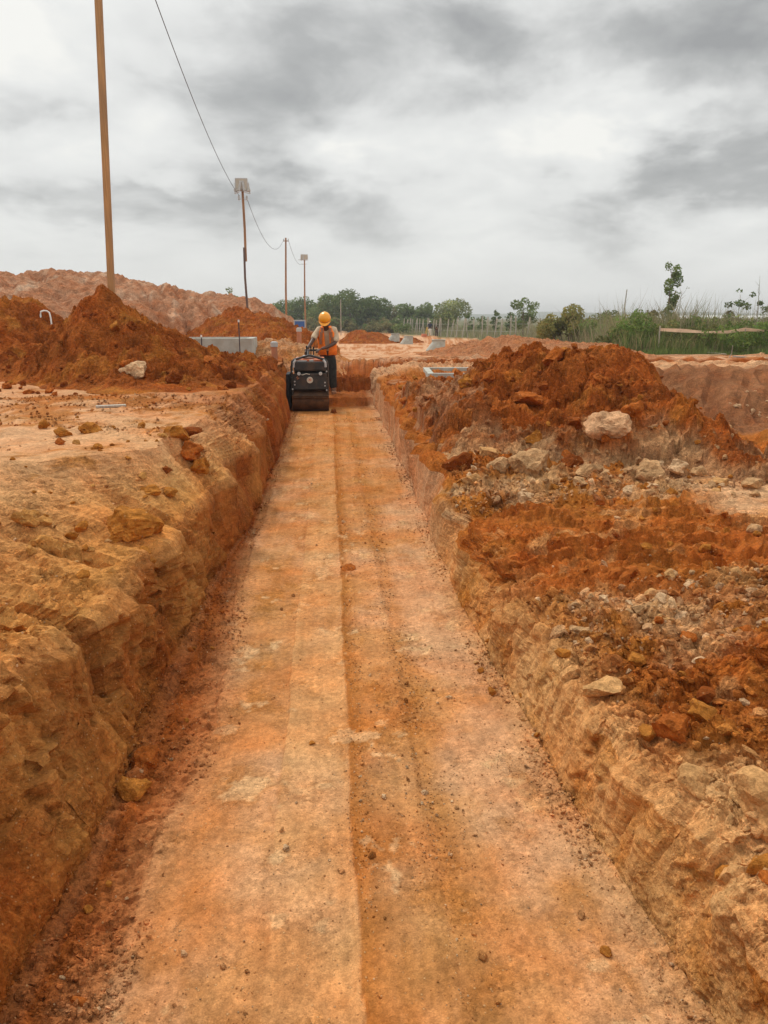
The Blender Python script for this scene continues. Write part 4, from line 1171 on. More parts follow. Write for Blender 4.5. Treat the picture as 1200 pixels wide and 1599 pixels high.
def leaf_mat(name):
    m = bpy.data.materials.new(name)
    m.use_nodes = True
    T = NT(m.node_tree)
    T.n.clear()
    out = T.node('ShaderNodeOutputMaterial')
    at = T.node('ShaderNodeAttribute', attribute_name='soil')
    d = T.node('ShaderNodeBsdfDiffuse')
    t = T.node('ShaderNodeBsdfTranslucent')
    T.l.new(at.outputs['Color'], d.inputs[0])
    T.l.new(at.outputs['Color'], t.inputs[0])
    mx = T.node('ShaderNodeMixShader')
    mx.inputs[0].default_value = .42
    T.l.new(d.outputs[0], mx.inputs[1])
    T.l.new(t.outputs[0], mx.inputs[2])
    T.l.new(mx.outputs[0], out.inputs[0])
    return m


SOILC = (.40, .17, .06)
M_WOOD = wood_mat('pole timber', (.46, .24, .095))
M_WOOD2 = wood_mat('thin pole timber', (.40, .20, .09))
M_GREYWOOD = wood_mat('weathered post', (.48, .41, .32))
M_STEEL = mat('galvanised steel', (.52, .52, .50), .5, .2, .1, 14)
M_BLACK = mat('black cable', (.07, .07, .07), .6)
M_CONC = mat('grey concrete', (.44, .45, .40), .9, 0, .12, 5, .004, .2, (.34, .26, .17), .45)
M_CONCD = mat('stained concrete', (.36, .36, .31), .9, 0, .16, 4, .004, .2, (.30, .22, .14), .55)
M_GLASS = mat('floodlight glass', (.50, .46, .38), .25, 0, .06, 6, 0, .5)
M_ROLL = mat('dark grey machine paint', (.030, .029, .027), .5, 0, .2, 9, 0, .4, (.22, .11, .05), .28)
M_ROLLD = mat('black rubber and gaps', (.012, .011, .010), .7, 0, .2, 9)
M_DRUM = mat('soil smeared steel drum', (.085, .045, .024), .55, .2, .25, 7, .003, .4, (.24, .11, .045), .7)
M_ORANGE = mat('orange machine paint', (.62, .15, .05), .45, 0, .12, 9, 0, .4, (.5, .4, .3), .5)
M_BADGE = mat('pale badge ring', (.62, .55, .44), .5)
M_PVCO = mat('orange brown pipe', (.42, .17, .085), .6, 0, .1, 8)
M_CAP = mat('grey pipe cap', (.44, .45, .43), .6, 0, .08, 8)
M_WHITE = mat('white plastic pipe', (.80, .78, .72), .5, 0, .06, 8, 0, .4, (.5, .3, .18), .25)
M_BLUE = mat('blue sheet', (.055, .13, .34), .5, 0, .12, 6)
M_SKIN = mat('dark skin', (.085, .040, .024), .5, 0, .1, 20)
M_SHIRT = mat('cream work shirt', (.60, .47, .32), .9, 0, .14, 16, .004, .1)
M_VEST = mat('orange safety vest', (.98, .23, .025), .7, 0, .1, 16, .003, .2)
M_BAND = mat('dull reflective band', (.36, .16, .08), .55, 0, .1, 20)
M_TROUS = mat('charcoal trousers', (.040, .040, .036), .95, 0, .2, 14, .004, .1)
M_HELMET = mat('yellow orange helmet plastic', (.95, .38, .015), .3, 0, .05, 8, 0, .5)
M_BOOT = mat('dusty brown boot', (.30, .14, .07), .85, 0, .2, 18)
M_NAVY = mat('navy shirt', (.02, .025, .055), .9)
M_PANTW = mat('off white trousers', (.78, .75, .68), .9)
M_TAPE = mat('pale barrier tape', (.72, .50, .34), .6, 0, .15, 4)
M_BARK = mat('bark', (.15, .11, .075), .95, 0, .25, 6, .01)
M_PALEBARK = mat('pale bark', (.36, .32, .25), .9, 0, .2, 6)
M_LEAF = leaf_mat('leaves')
M_ROOF = mat('pale sheet roof', (.72, .72, .68), .6)
M_WALL = mat('pale shed wall', (.55, .55, .50), .8)
M_YELLOW = mat('yellow tripod paint', (.72, .46, .04), .5)


# ---------------------------------------------------------------- modelling helpers
class MB:
    """Collects simple solids into one mesh."""
    def __init__(self):
        self.bm = bmesh.new()

    def box(self, c, s, rot=(0, 0, 0), bevel=0.0, taper=None):
        r = bmesh.ops.create_cube(self.bm, size=1.0)
        vs = r['verts']
        for v in vs:
            if taper and v.co.z > 0:
                v.co.x *= taper; v.co.y *= taper
            v.co = Vector((v.co.x * s[0], v.co.y * s[1], v.co.z * s[2]))
        if bevel:
            es = list({e for v in vs for e in v.link_edges})
            rr = bmesh.ops.bevel(self.bm, geom=es, offset=bevel, segments=2, affect='EDGES', profile=.6)
            vs = list({v for f in rr['faces'] for v in f.verts} | {v for v in vs if v.is_valid})
        M = Matrix.Translation(c) @ Euler(rot).to_matrix().to_4x4()
        for v in vs: v.co = M @ v.co
        return self

    def cyl(self, a, b, r, r2=None, n=16, caps=True):
        a, b = Vector(a), Vector(b)
        d = b - a
        q = d.to_track_quat('Z', 'Y').to_matrix().to_4x4()
        res = bmesh.ops.create_cone(self.bm, cap_ends=caps, segments=n, radius1=r, radius2=r if r2 is None else r2, depth=d.length)
        M = Matrix.Translation((a + b) / 2) @ q
        for v in res['verts']: v.co = M @ v.co
        return self

    def tube(self, pts, r, n=8):
        pts = [Vector(p) for p in pts]
        rs = r if isinstance(r, (list, tuple)) else [r] * len(pts)
        rings = []
        up = Vector((.13, .27, .95))
        for i, p in enumerate(pts):
            t = (pts[min(i + 1, len(pts) - 1)] - pts[max(i - 1, 0)]).normalized()
            u = t.cross(up)
            if u.length < 1e-3: u = t.cross(Vector((1, 0, 0)))
            u.normalize(); w = t.cross(u)
            rings.append([self.bm.verts.new(p + (u * math.cos(6.2832 * k / n) + w * math.sin(6.2832 * k / n)) * rs[i]) for k in range(n)])
        for i in range(len(rings) - 1):
            for k in range(n):
                self.bm.faces.new((rings[i][k], rings[i][(k + 1) % n], rings[i + 1][(k + 1) % n], rings[i + 1][k]))
        self.bm.faces.new(rings[0][::-1]); self.bm.faces.new(rings[-1])
        return self

    def build(self, name, m, parent=None, smooth=False, loc=(0, 0, 0), rot=(0, 0, 0)):
        bmesh.ops.recalc_face_normals(self.bm, faces=self.bm.faces)
        me = bpy.data.meshes.new(name)
        self.bm.to_mesh(me); self.bm.free()
        me.materials.append(m)
        me.polygons.foreach_set('use_smooth', np.full(len(me.polygons), smooth, dtype=bool))
        if smooth:
            me.set_sharp_from_angle(angle=R(40))
        return link(name, me, parent, loc, rot)


def skin_mesh(name, joints, bones, m, parent=None, sub=2, root=0):
    """Body or garment grown from a skeleton: joints = (x, y, z, rx, ry)."""
    me = bpy.data.meshes.new(name)
    me.from_pydata([j[:3] for j in joints], bones, [])
    o = bpy.data.objects.new(name, me)
    COL.objects.link(o)
    md = o.modifiers.new('skin', 'SKIN')
    md.use_smooth_shade = True
    for i, j in enumerate(joints):
        sv = me.skin_vertices[0].data[i]
        sv.radius = (j[3], j[4])
        sv.use_root = i == root
    sb = o.modifiers.new('sub', 'SUBSURF')
    sb.levels = sb.render_levels = sub
    dg = bpy.context.evaluated_depsgraph_get()
    new = bpy.data.meshes.new_from_object(o.evaluated_get(dg))
    bpy.data.objects.remove(o); bpy.data.meshes.remove(me)
    new.name = name
    new.materials.clear(); new.materials.append(m)
    new.polygons.foreach_set('use_smooth', np.ones(len(new.polygons), dtype=bool))
    return link(name, new, parent)


def copy_tree(o, parent=None):
    c = o.copy(); COL.objects.link(c)
    if parent: c.parent = parent
    for ch in o.children:
        copy_tree(ch, c)
    return c


# ---------------------------------------------------------------- poles, floodlights, cable
t = empty('timber_pole', (-2.81, 10.6, 1.6))
tag(t, 'tall square timber pole rising out of the red mound at the left', 'pole')
b = MB()
b.box((.10, 0, 2.65), (.078, .078, 5.6), (0, R(2.3), 0), .006)
b.build('shaft', M_WOOD, t)
b = MB(); b.box((.205, 0, 5.28), (.9, .07, .09), (0, R(2.3), R(55)), .005); b.build('crossarm', M_WOOD, t)
for s in (-.38, .38):
    b = MB()
    x, y = .205 + s * math.cos(R(55)), s * math.sin(R(55))
    b.cyl((x, y, 5.32), (x, y, 5.36), .012).cyl((x, y, 5.36), (x, y, 5.39), .035, .04).cyl((x, y, 5.39), (x, y, 5.45), .028, .02)
    b.build('insulator', M_WHITE, t, True)


def floodlight(t, z, ang, tilt, size):
    """Housing with glass front, cooling rim and bracket, facing ang, tipped down by tilt."""
    M = Matrix.Rotation(ang, 4, 'Z') @ Matrix.Translation((0, -.20, z)) @ Matrix.Rotation(tilt, 4, 'X')
    w, h, dd = size
    b = MB()
    b.box((0, .045, 0), (w, dd, h), (0, 0, 0), .012)
    b.box((0, .045 + dd / 2 + .03, 0), (w * .6, .06, h * .6), (0, 0, 0), .01)
    for s in (-1, 1):
        b.box((s * (w / 2 + .012), .03, -h * .3), (.012, .03, h * .75))
    b.box((0, .03, -h * .3 - h * .375), (w + .04, .03, .012))
    o = b.build('floodlight', M_STEEL, t)
    o.matrix_local = M
    g = MB().box((0, .045 - dd / 2 - .004, 0), (w - .05, .012, h - .05)).build('lens', M_GLASS, o)
    rim = MB()
    for sx in (-1, 1):
        rim.box((sx * (w / 2 - .012), .045 - dd / 2 - .008, 0), (.024, .018, h))
        rim.box((0, .045 - dd / 2 - .008, sx * (h / 2 - .012)), (w - .05, .018, .024))
    rim.build('rim', M_STEEL, o)
    return o


t = empty('floodlight_pole', (-3.12, 31, 1.25))
tag(t, 'nearer slender pole topped by three grey floodlights on a crossbar', 'floodlight pole')
b = MB(); b.tube([(.03, 0, -.4), (.01, 0, .7), (-.03, 0, 1.8), (-.02, 0, 2.9)], [.045, .044, .042, .04], 10)
b.build('lower_shaft', wood_mat('dark pole timber', (.17, .11, .085)), t, True)
b = MB(); b.tube([(.02, .06, 2.4), (.03, .04, 3.6), (.01, .02, 4.95)], [.048, .046, .044], 10)
b.build('upper_shaft', M_WOOD2, t, True)
MB().box((0, 0, 4.93), (.62, .06, .05)).build('crossbar', M_STEEL, t)
floodlight(t, 5.12, 0, R(6), (.46, .38, .07))
floodlight(t, 5.05, R(-62), R(-10), (.40, .34, .07))
floodlight(t, 5.05, R(66), R(-10), (.40, .34, .07))
for s in (-.14, .16):
    b = MB()
    b.cyl((0, 0, 4.62), (s, 0, 4.62), .012, None, 8).cyl((s, 0, 4.58), (s, 0, 4.68), .035, .03, 10).cyl((s, 0, 4.68), (s, 0, 4.74), .045, .02, 10)
    b.build('insulator', M_STEEL, t, True)
t = empty('timber_pole', (-2.86, 54, .9))
tag(t, 'thin bare timber pole standing between the two floodlight poles', 'pole')
MB().tube([(0, 0, -1.2), (.05, 0, 2.5), (.15, 0, 5.75)], [.075, .07, .055], 8).build('shaft', M_WOOD2, t, True)
MB().box((.15, 0, 5.55), (.34, .05, .05)).build('crossarm', M_WOOD2, t)
for s in (-.14, .16):
    MB().cyl((.15 + s, 0, 5.55), (.15 + s, 0, 5.70), .035, .025, 8).build('insulator', M_STEEL, t, True)
t = empty('floodlight_pole', (-2.06, 72, .5))
tag(t, 'farther slender pole carrying two floodlights above the worker', 'floodlight pole')
MB().tube([(0, 0, -1.4), (-.02, 0, 3), (.04, 0, 6.0)], [.08, .075, .06], 8).build('shaft', M_WOOD2, t, True)
MB().box((-.1, 0, 5.98), (.8, .06, .05)).build('crossbar', M_STEEL, t)
floodlight(t, 6.22, R(8), R(4), (.62, .42, .08))
o = floodlight(t, 6.18, R(-70), R(-8), (.44, .36, .08))
MB().box((0, 0, 5.62), (.44, .04, .04)).build('crossarm', M_STEEL, t)
b = MB(); b.tube([(0, 0, -1), (.02, 0, 4.2)], [.06, .05], 8)
o = b.build('post', M_GREYWOOD, None, True, (1.5, 96, -.6))
tag(o, 'thin pale post far off directly behind the yellow helmet', 'post')


def cable(a, c, sag, label, n=28, r=.0085):
    pts = []
    for i in range(n + 1):
        q = i / n
        p = Vector(a).lerp(Vector(c), q)
        p.z -= sag * 4 * q * (1 - q)
        pts.append(p)
    o = MB().tube(pts, r, 6).build('cable', M_BLACK, None, True)
    tag(o, label, 'cable', 'overhead cable between the poles')


cable((-2.56, 10.75, 6.98), (-3.22, 30.9, 5.97), .50, 'black cable sagging from the near timber pole to the first floodlights', r=.008)
cable((-2.97, 31.0, 5.93), (-2.84, 53.9, 6.55), 1.15, 'black cable sagging from the first floodlights to the bare thin pole', r=.009)
cable((-2.56, 54.0, 6.55), (-2.26, 71.9, 6.15), .55, 'black cable from the bare thin pole to the farther floodlights', r=.011)

# ---------------------------------------------------------------- concrete and pipes
t = empty('concrete_chamber', (-2.50, 16.55, .55))
tag(t, 'low grey concrete chamber half buried behind the left red mound', 'concrete chamber')
b = MB()
b.box((0, -.52, .32), (1.92, .14, .64), (0, 0, 0), .008).box((0, .52, .32), (1.92, .14, .64), (0, 0, 0), .008)
b.box((-.89, 0, .32), (.14, .90, .638), (0, 0, 0), .006).box((.89, 0, .32), (.14, .90, .638), (0, 0, 0), .006)
b.build('wall', M_CONC, t)
MB().box((0, 0, .03), (1.62, .88, .06)).build('floor_slab', M_CONCD, t)
for x, y, z, lab in ((-2.50, 15.72, .80, 'dark steel pin with a white tip before the left part of the chamber'), (-1.76, 15.72, .85, 'taller steel pin with a white tip before the right part of the chamber')):
    t = empty('marker_pin', (x, y, z - .1)); tag(t, lab, 'marker pin')
    hh = .52 if x < -2 else .76
    MB().cyl((0, 0, -.2), (0, 0, hh), .011, None, 8).build('rod', mat('rusty dark steel', (.07, .05, .06), .6, .4), t, True)
    MB().cyl((0, 0, hh), (0, 0, hh + .045), .018, .016, 8).build('cap', M_WHITE, t, True)
for x, y, z0, z1, lab in ((-1.015, 14.75, .75, 1.155, 'nearer orange brown standpipe with a grey cap by the roller'), (-.75, 20.2, .8, 1.33, 'farther orange brown standpipe with a grey cap below the blue sheet')):
    t = empty('standpipe', (x, y, z0)); tag(t, lab, 'standpipe', 'capped standpipes')
    r_ = .058
    MB().cyl((0, 0, -.3), (0, 0, z1 - z0 - .06), r_, None, 20).build('pipe', M_PVCO, t, True)
    b = MB(); b.cyl((0, 0, z1 - z0 - .085), (0, 0, z1 - z0), r_ + .010, None, 20); b.cyl((0, 0, z1 - z0), (0, 0, z1 - z0 + .012), r_ + .004, r_ - .02, 20)
    b.build('cap', M_CAP, t, True)
t = empty('notice_board', (-1.03, 28.6, 1.22)); tag(t, 'small blue board with a pale border propped on the red soil', 'board')
MB().box((0, 0, .13), (.42, .03, .30), (R(-6), 0, R(4)), .004).build('frame', M_CAP, t)
MB().box((0, -.02, .13), (.34, .012, .20), (R(-6), 0, R(4))).build('panel', M_BLUE, t)
MB().cyl((-.19, .03, -.5), (-.19, .03, .2), .02, None, 8).build('stake', M_ROLLD, t)
b = MB()
b.tube([(-.085, 0, -.12), (-.09, 0, .10), (-.082, 0, .155), (-.03, .01, .172), (.02, .01, .168), (.062, .01, .14), (.078, 0, .06), (.092, 0, -.16)], .015, 10)
o = b.build('pipe_hoop', M_WHITE, None, True, (-4.42, 12.78, 0), (R(-8), 0, R(10)))
o.scale = (.85, .85, .85)
o.location.z = top(-4.42, 12.78) + .04
tag(o, 'white plastic pipe bent into a hoop on the left soil bank', 'pipe')
t = empty('manhole_rim', (2.15, 12.9, .64), R(-4)); tag(t, 'rectangular concrete manhole rim set in the ground beyond the ridge', 'manhole rim')
b = MB()
W, D, th, hh = 1.10, 1.50, .10, .11
b.box((0, -D / 2 + th / 2, hh / 2), (W, th, hh), (0, 0, 0), .006).box((0, D / 2 - th / 2, hh / 2), (W, th, hh), (0, 0, 0), .006)
b.box((-W / 2 + th / 2, 0, hh / 2), (th, D - 2 * th, hh - .002), (0, 0, 0), .004).box((W / 2 - th / 2, 0, hh / 2), (th, D - 2 * th, hh - .002), (0, 0, 0), .004)
b.build('frame', M_CONC, t)
MB().box((0, 0, -.02), (W - .3, D - .3, .06)).build('infill', M_CONCD, t)


def cone_ring(label, x, y, z, h=.58, rb=.45, rt=.29, off=.15):
    """Eccentric concrete manhole cone: upright on the right, sloping on the left, hollow at the top."""
    t = empty('concrete_cone', (x, y, z)); tag(t, label, 'concrete cone', 'concrete manhole cones')
    bm = bmesh.new()
    n = 40
    prof = [(rb, 0, 0.), (rb, 0, .10), (rt, 1, h - .12), (rt, 1, h), (rt - .07, 1, h), (rt - .07, 1, h - .14), (rb - .08, 0, .08), (rb - .08, 0, 0)]
    rings = []
    for (r_, k, zz) in prof:
        rings.append([bm.verts.new((off * k + r_ * math.cos(6.2832 * i / n), r_ * math.sin(6.2832 * i / n), zz)) for i in range(n)])
    for a in range(len(rings) - 1):
        for i in range(n):
            bm.faces.new((rings[a][i], rings[a][(i + 1) % n], rings[a + 1][(i + 1) % n], rings[a + 1][i]))
    bmesh.ops.recalc_face_normals(bm, faces=bm.faces)
    me = bpy.data.meshes.new('body'); bm.to_mesh(me); bm.free()
    me.materials.append(M_CONC)
    me.polygons.foreach_set('use_smooth', np.ones(len(me.polygons), dtype=bool)); me.set_sharp_from_angle(angle=R(35))
    link('body', me, t)
    b = MB(); b.tube([(off + (rt + .012) * math.cos(6.2832 * i / 30), (rt + .012) * math.sin(6.2832 * i / 30), h - .02) for i in range(31)], .018, 6)
    b.build('rim', M_CONC, t, True)


cone_ring('nearest and largest concrete manhole cone beyond the pale flat', 4.78, 35, .06, .56, .43, .30, .13)
cone_ring('middle concrete manhole cone, right of the farthest one', 5.15, 52, -.2, .56, .43, .30, .13)
cone_ring('farthest concrete manhole cone, partly behind the middle one', 4.62, 56, -.12, .56, .43, .30, .13)

# ---------------------------------------------------------------- the walk-behind roller
ro = empty('walk_behind_roller', (-.335, 13.55, 0))
tag(ro, 'dark grey walk-behind double drum roller driven along the trench floor', 'roller')
for y in (.14, .72):
    d = MB()
    d.cyl((-.318, y, .20), (.318, y, .20), .20, None, 48)
    o = d.build('drum', M_DRUM, ro, True)
    MB().cyl((-.323, y, .20), (.323, y, .20), .10, None, 20).build('hub', M_ROLL, o, True)
b = MB()
b.box((0, -.065, .275), (.64, .03, .03), (R(18), 0, 0), .004); b.box((0, -.075, .245), (.63, .012, .035), (R(30), 0, 0))
b.build('scraper_bar', M_DRUM, ro)
MB().box((0, .40, .37), (.52, .70, .16)).build('chassis', M_ROLLD, ro)
MB().box((0, .34, .585), (.54, .62, .27), (0, 0, 0), .01).build('engine_block', M_ROLLD, ro)
for s in (-1, 1):
    b = MB()
    b.box((s * .305, .43, .45), (.035, .98, .30), (0, 0, 0), .012)
    b.box((s * .305, .0, .27), (.030, .10, .12), (0, 0, 0), .006)
    b.build('side_plate', M_ROLL, ro)
b = MB()
b.box((0, -.04, .53), (.575, .07, .27), (R(-3), 0, 0), .015)
b.box((0, -.068, .41), (.56, .03, .025), (0, 0, 0), .004)
b.box((-.20, -.065, .65), (.16, .03, .035), (0, 0, 0), .006).box((.19, -.065, .65), (.17, .03, .035), (0, 0, 0), .006)
b.build('front_panel', M_ROLL, ro)
o = MB().cyl((-.0, -.074, .555), (0, -.098, .555), .058, None, 28).build('badge', M_ROLLD, ro, True)
bb = MB(); bb.tube([(.046 * math.cos(6.2832 * i / 28), -.100, .555 + .046 * math.sin(6.2832 * i / 28)) for i in range(29)], .009, 8); bb.build('badge_ring', M_BADGE, o, True)
bb = MB(); bb.cyl((0, -.097, .555), (0, -.103, .555), .036, None, 20); bb.build('badge_face', M_BADGE, o, True)
bb = MB(); bb.box((-.009, -.105, .56), (.014, .006, .030), (0, R(28), 0)).box((.010, -.105, .558), (.014, .006, .034), (0, R(-35), 0)); bb.build('badge_mark', M_ORANGE, o)
for x, z in ((-.262, .53), (-.262, .475), (.258, .51), (.258, .455), (-.29, .70), (.29, .70), (-.30, .40), (.285, .38)):
    MB().cyl((x, -.075, z), (x, -.10, z), .014, .011, 8).build('bolt', M_STEEL, ro)
for s in (-1, 1):
    o = MB().cyl((s * .185, -.06, .665), (s * .185, -.112, .665), .030, .038, 18).build('work_lamp', M_ROLLD, ro, True)
    MB().cyl((s * .185, -.1125, .665), (s * .185, -.118, .665), .031, .028, 18).build('lens', M_STEEL, o, True)
MB().tube([(-.19, -.07, .65), (-.12, -.10, .645), (-.06, -.095, .665), (0, -.08, .65)], .006, 6).build('hose', M_BADGE, ro, True)
MB().tube([(-.21, -.08, .62), (-.23, -.10, .60), (-.19, -.10, .585), (-.22, -.085, .57)], .010, 6).build('hose', M_PVCO, ro, True)
b = MB()
b.box((0, .18, .785), (.555, .46, .16), (0, 0, 0), .025)
for s in (-1, 1):
    b.box((s * .05, -.055, .79), (.012, .014, .13))
b.box((0, -.053, .725), (.11, .012, .012))
b.build('hood', M_ROLL, ro)
b = MB(); b.box((0, .22, .885), (.50, .40, .055), (R(4), 0, 0), .02); b.box((-.11, .03, .885), (.18, .04, .03), (0, 0, 0), .008); b.build('engine_cover', M_ORANGE, ro)
b = MB(); b.box((-.13, .0, .874), (.16, .05, .022), (0, 0, 0), .006).box((.03, .012, .88), (.07, .05, .03), (0, 0, 0), .006); b.build('top_plate', M_CAP, ro)
pts = [(-.312, .0, .42), (-.312, -.02, .78), (-.300, -.02, .865), (-.26, -.02, .90), (-.02, -.01, .965), (.02, -.01, .965), (.25, -.02, .90), (.295, -.02, .865), (.310, -.02, .78), (.310, .0, .42)]
MB().tube(pts, .021, 12).build('guard_bar', M_ROLL, ro, True)
for s in (-1, 1):
    b = MB(); b.tube([(s * .272, -.035, .77), (s * .268, -.04, .85), (s * .235, -.03, .895)], .022, 10); b.build('guard_clamp', M_STEEL, ro, True)
b = MB(); b.tube([(-.05, .55, .85), (-.05, .80, .93), (-.05, 1.05, .99), (-.05, 1.35, 1.0)], .025, 10); b.tube([(-.12, 1.35, 1.0), (.15, 1.35, 1.0)], .02, 8)
b.build('tow_handle', M_ROLL, ro, True)
MB().box((-.02, .15, .94), (.20, .12, .05), (0, 0, 0), .015).build('control_box', M_STEEL, ro)
for x, y, z in ((-.055, .30, 1.09), (.02, .30, 1.085), (.065, .32, 1.07)):
    o = MB().tube([(x, y, .92), (x, y, z)], .010, 8).build('lever', M_ROLLD, ro, True)
    MB().cyl((x, y, z - .005), (x, y, z + .03), .016, .013, 10).build('knob', M_ROLLD, o, True)
b = MB(); b.box((-.385, .36, .34), (.07, .62, .62), (0, 0, 0), .02)
b.build('side_guard', mat('blue black rubber guard', (.020, .019, .022), .75), ro)

# ---------------------------------------------------------------- the roller's driver
pe = empty('person', (-.045, 15.0, .008))
pe.scale = (1.0, 1.0, .945)
tag(pe, 'worker in orange vest and yellow helmet looking down, hands on roller levers', 'person')
zf = .15


def limb(*js): return list(js)


# joints: x, y, z, rx, ry  (y negative is towards the roller)
J = [(.02, .08, .95, .125, .10), (.02, .06, 1.12, .12, .085), (.015, .02, 1.32, .15, .095), (.005, -.02, 1.46, .09, .07), (-.01, -.06, 1.53, .052, .055), (-.022, -.11, 1.60, .078, .088), (-.024, -.135, 1.68, .072, .085),
     (-.135, -.01, 1.445, .055, .06), (-.195, -.05, 1.36, .048, .05), (-.245, -.14, 1.26, .040, .042), (-.30, -.26, 1.17, .036, .036), (-.355, -.375, 1.09, .026, .028),
     (.155, -.01, 1.44, .055, .06), (.185, -.03, 1.32, .048, .05), (.165, -.10, 1.19, .040, .042), (.03, -.24, 1.12, .036, .036), (-.095, -.355, 1.085, .026, .028),
     (-.07, .08, .86, .088, .09), (-.075, .05, .50, .058, .06), (-.08, .08, .23, .042, .045), (-.085, -.02, .19, .042, .03),
     (.105, .09, .86, .088, .09), (.11, .07, .50, .058, .06), (.12, .10, .23, .042, .045), (.13, .0, .19, .042, .03)]
B = [(0, 1), (1, 2), (2, 3), (3, 4), (4, 5), (5, 6), (3, 7), (7, 8), (8, 9), (9, 10), (10, 11), (3, 12), (12, 13), (13, 14), (14, 15), (15, 16), (0, 17), (17, 18), (18, 19), (19, 20), (0, 21), (21, 22), (22, 23), (23, 24)]
body = skin_mesh('body', J, B, M_SKIN, pe, 2)
ex = .016
skin_mesh('shirt', [(.02, .08, .97, .135, .112), (.02, .06, 1.12, .132, .10), (.015, .02, 1.32, .162, .112), (.005, -.01, 1.45, .11, .085), (-.003, -.035, 1.50, .066, .066),
                    (-.135, -.01, 1.445, .070, .074), (-.195, -.05, 1.36, .068, .068), (-.248, -.145, 1.265, .062, .062),
                    (.155, -.01, 1.44, .070, .074), (.187, -.03, 1.32, .068, .068), (.168, -.095, 1.20, .066, .064)],
          [(0, 1), (1, 2), (2, 3), (3, 4), (3, 5), (5, 6), (6, 7), (3, 8), (8, 9), (9, 10)], M_SHIRT, pe, 2)
skin_mesh('trousers', [(.02, .08, .98, .138, .115), (.02, .08, .90, .145, .12), (-.07, .08, .80, .10, .10), (-.075, .055, .50, .082, .082), (-.08, .085, .25, .074, .076),
                       (.105, .09, .80, .10, .10), (.11, .075, .50, .082, .082), (.12, .105, .25, .074, .076)],
          [(0, 1), (1, 2), (2, 3), (3, 4), (1, 5), (5, 6), (6, 7)], M_TROUS, pe, 2)


def vest_shell():
    """Open-fronted waistcoat: two front panels and a back, wrapped round the torso, with real thickness."""
    bm = bmesh.new()
    levels = [(.95, .02, .07, .178, .158, .10), (1.06, .02, .06, .170, .146, .22), (1.18, .018, .045, .172, .140, .42), (1.30, .014, .02, .188, .145, .40), (1.40, .008, .0, .168, .128, .48), (1.47, .003, -.02, .125, .105, .62), (1.515, -.002, -.03, .085, .085, .85)]
    n = 30
    rows = []
    for z, cx, cy, rx, ry, gap in levels:
        row = []
        for i in range(n + 1):
            a = -math.pi / 2 + gap * .62 + (2 * math.pi - gap * 1.24) * i / n
            row.append(bm.verts.new((cx + rx * math.cos(a), cy + ry * math.sin(a), z + .006 * math.sin(7 * a + z * 9))))
        rows.append(row)
    for a in range(len(rows) - 1):
        for i in range(n):
            # armholes
            ang = -math.pi / 2 + 2 * math.pi * (i + .5) / n
            side = abs(math.cos(ang)) > .86
            if side and 3 <= a <= 4:
                continue
            bm.faces.new((rows[a][i], rows[a][i + 1], rows[a + 1][i + 1], rows[a + 1][i]))
    me = bpy.data.meshes.new('vest'); bm.to_mesh(me); bm.free()
    me.materials.append(M_VEST)
    me.polygons.foreach_set('use_smooth', np.ones(len(me.polygons), dtype=bool))
    o = link('vest', me, pe)
    s = o.modifiers.new('thick', 'SOLIDIFY'); s.thickness = .008; s.offset = 1
    return o


vest = vest_shell()
for x0, x1 in ((-.10, -.115), (.098, .125)):
    b = MB()
    pts = [(x0 * .62, -.118, 1.475), (x0 * .9, -.145, 1.40), (x0, -.128, 1.30), (x1, -.097, 1.17)]
    for i in range(len(pts) - 1):
        p, q = Vector(pts[i]), Vector(pts[i + 1])
        d = q - p
        b.box((p + q) / 2, (.05, .012, d.length + .01), (math.atan2(d.y, -d.z) if False else math.atan2(-d.y, d.z) + math.pi, 0, 0))
    b.build('reflective_band', M_BAND, vest)
# helmet tipped forward over the face
hb = bmesh.new()
bmesh.ops.create_uvsphere(hb, u_segments=32, v_segments=18, radius=1)
bmesh.ops.delete(hb, geom=[v for v in hb.verts if v.co.z < -.12], context='VERTS')
for v in hb.verts:
    v.co = Vector((v.co.x * .116, v.co.y * .138, v.co.z * .128))
    v.co.z += .006 * max(0, 1 - abs(v.co.x) / .02) * (v.co.z > .03)
hm = bpy.data.meshes.new('helmet'); hb.to_mesh(hm); hb.free()
hm.materials.append(M_HELMET); hm.polygons.foreach_set('use_smooth', np.ones(len(hm.polygons), dtype=bool))
he = link('helmet', hm, pe, (-.023, -.115, 1.665), (R(38), 0, R(-4)))
sm = he.modifiers.new('thick', 'SOLIDIFY'); sm.thickness = .006
bm = bmesh.new()
n = 28
inner, outer = [], []
for i in range(n + 1):
    a = R(200) + R(140) * i / n
    k = math.sin(math.pi * i / n)
    inner.append(bm.verts.new((.114 * math.cos(a), .136 * math.sin(a), -.012)))
    outer.append(bm.verts.new(((.118 + .006 * k) * math.cos(a), (.140 + .060 * k) * math.sin(a), -.020 - .012 * k)))
for i in range(n):
    bm.faces.new((inner[i], inner[i + 1], outer[i + 1], outer[i]))
pm = bpy.data.meshes.new('brim'); bm.to_mesh(pm); bm.free(); pm.materials.append(M_HELMET)
pk = link('brim', pm, he); sm = pk.modifiers.new('thick', 'SOLIDIFY'); sm.thickness = .006


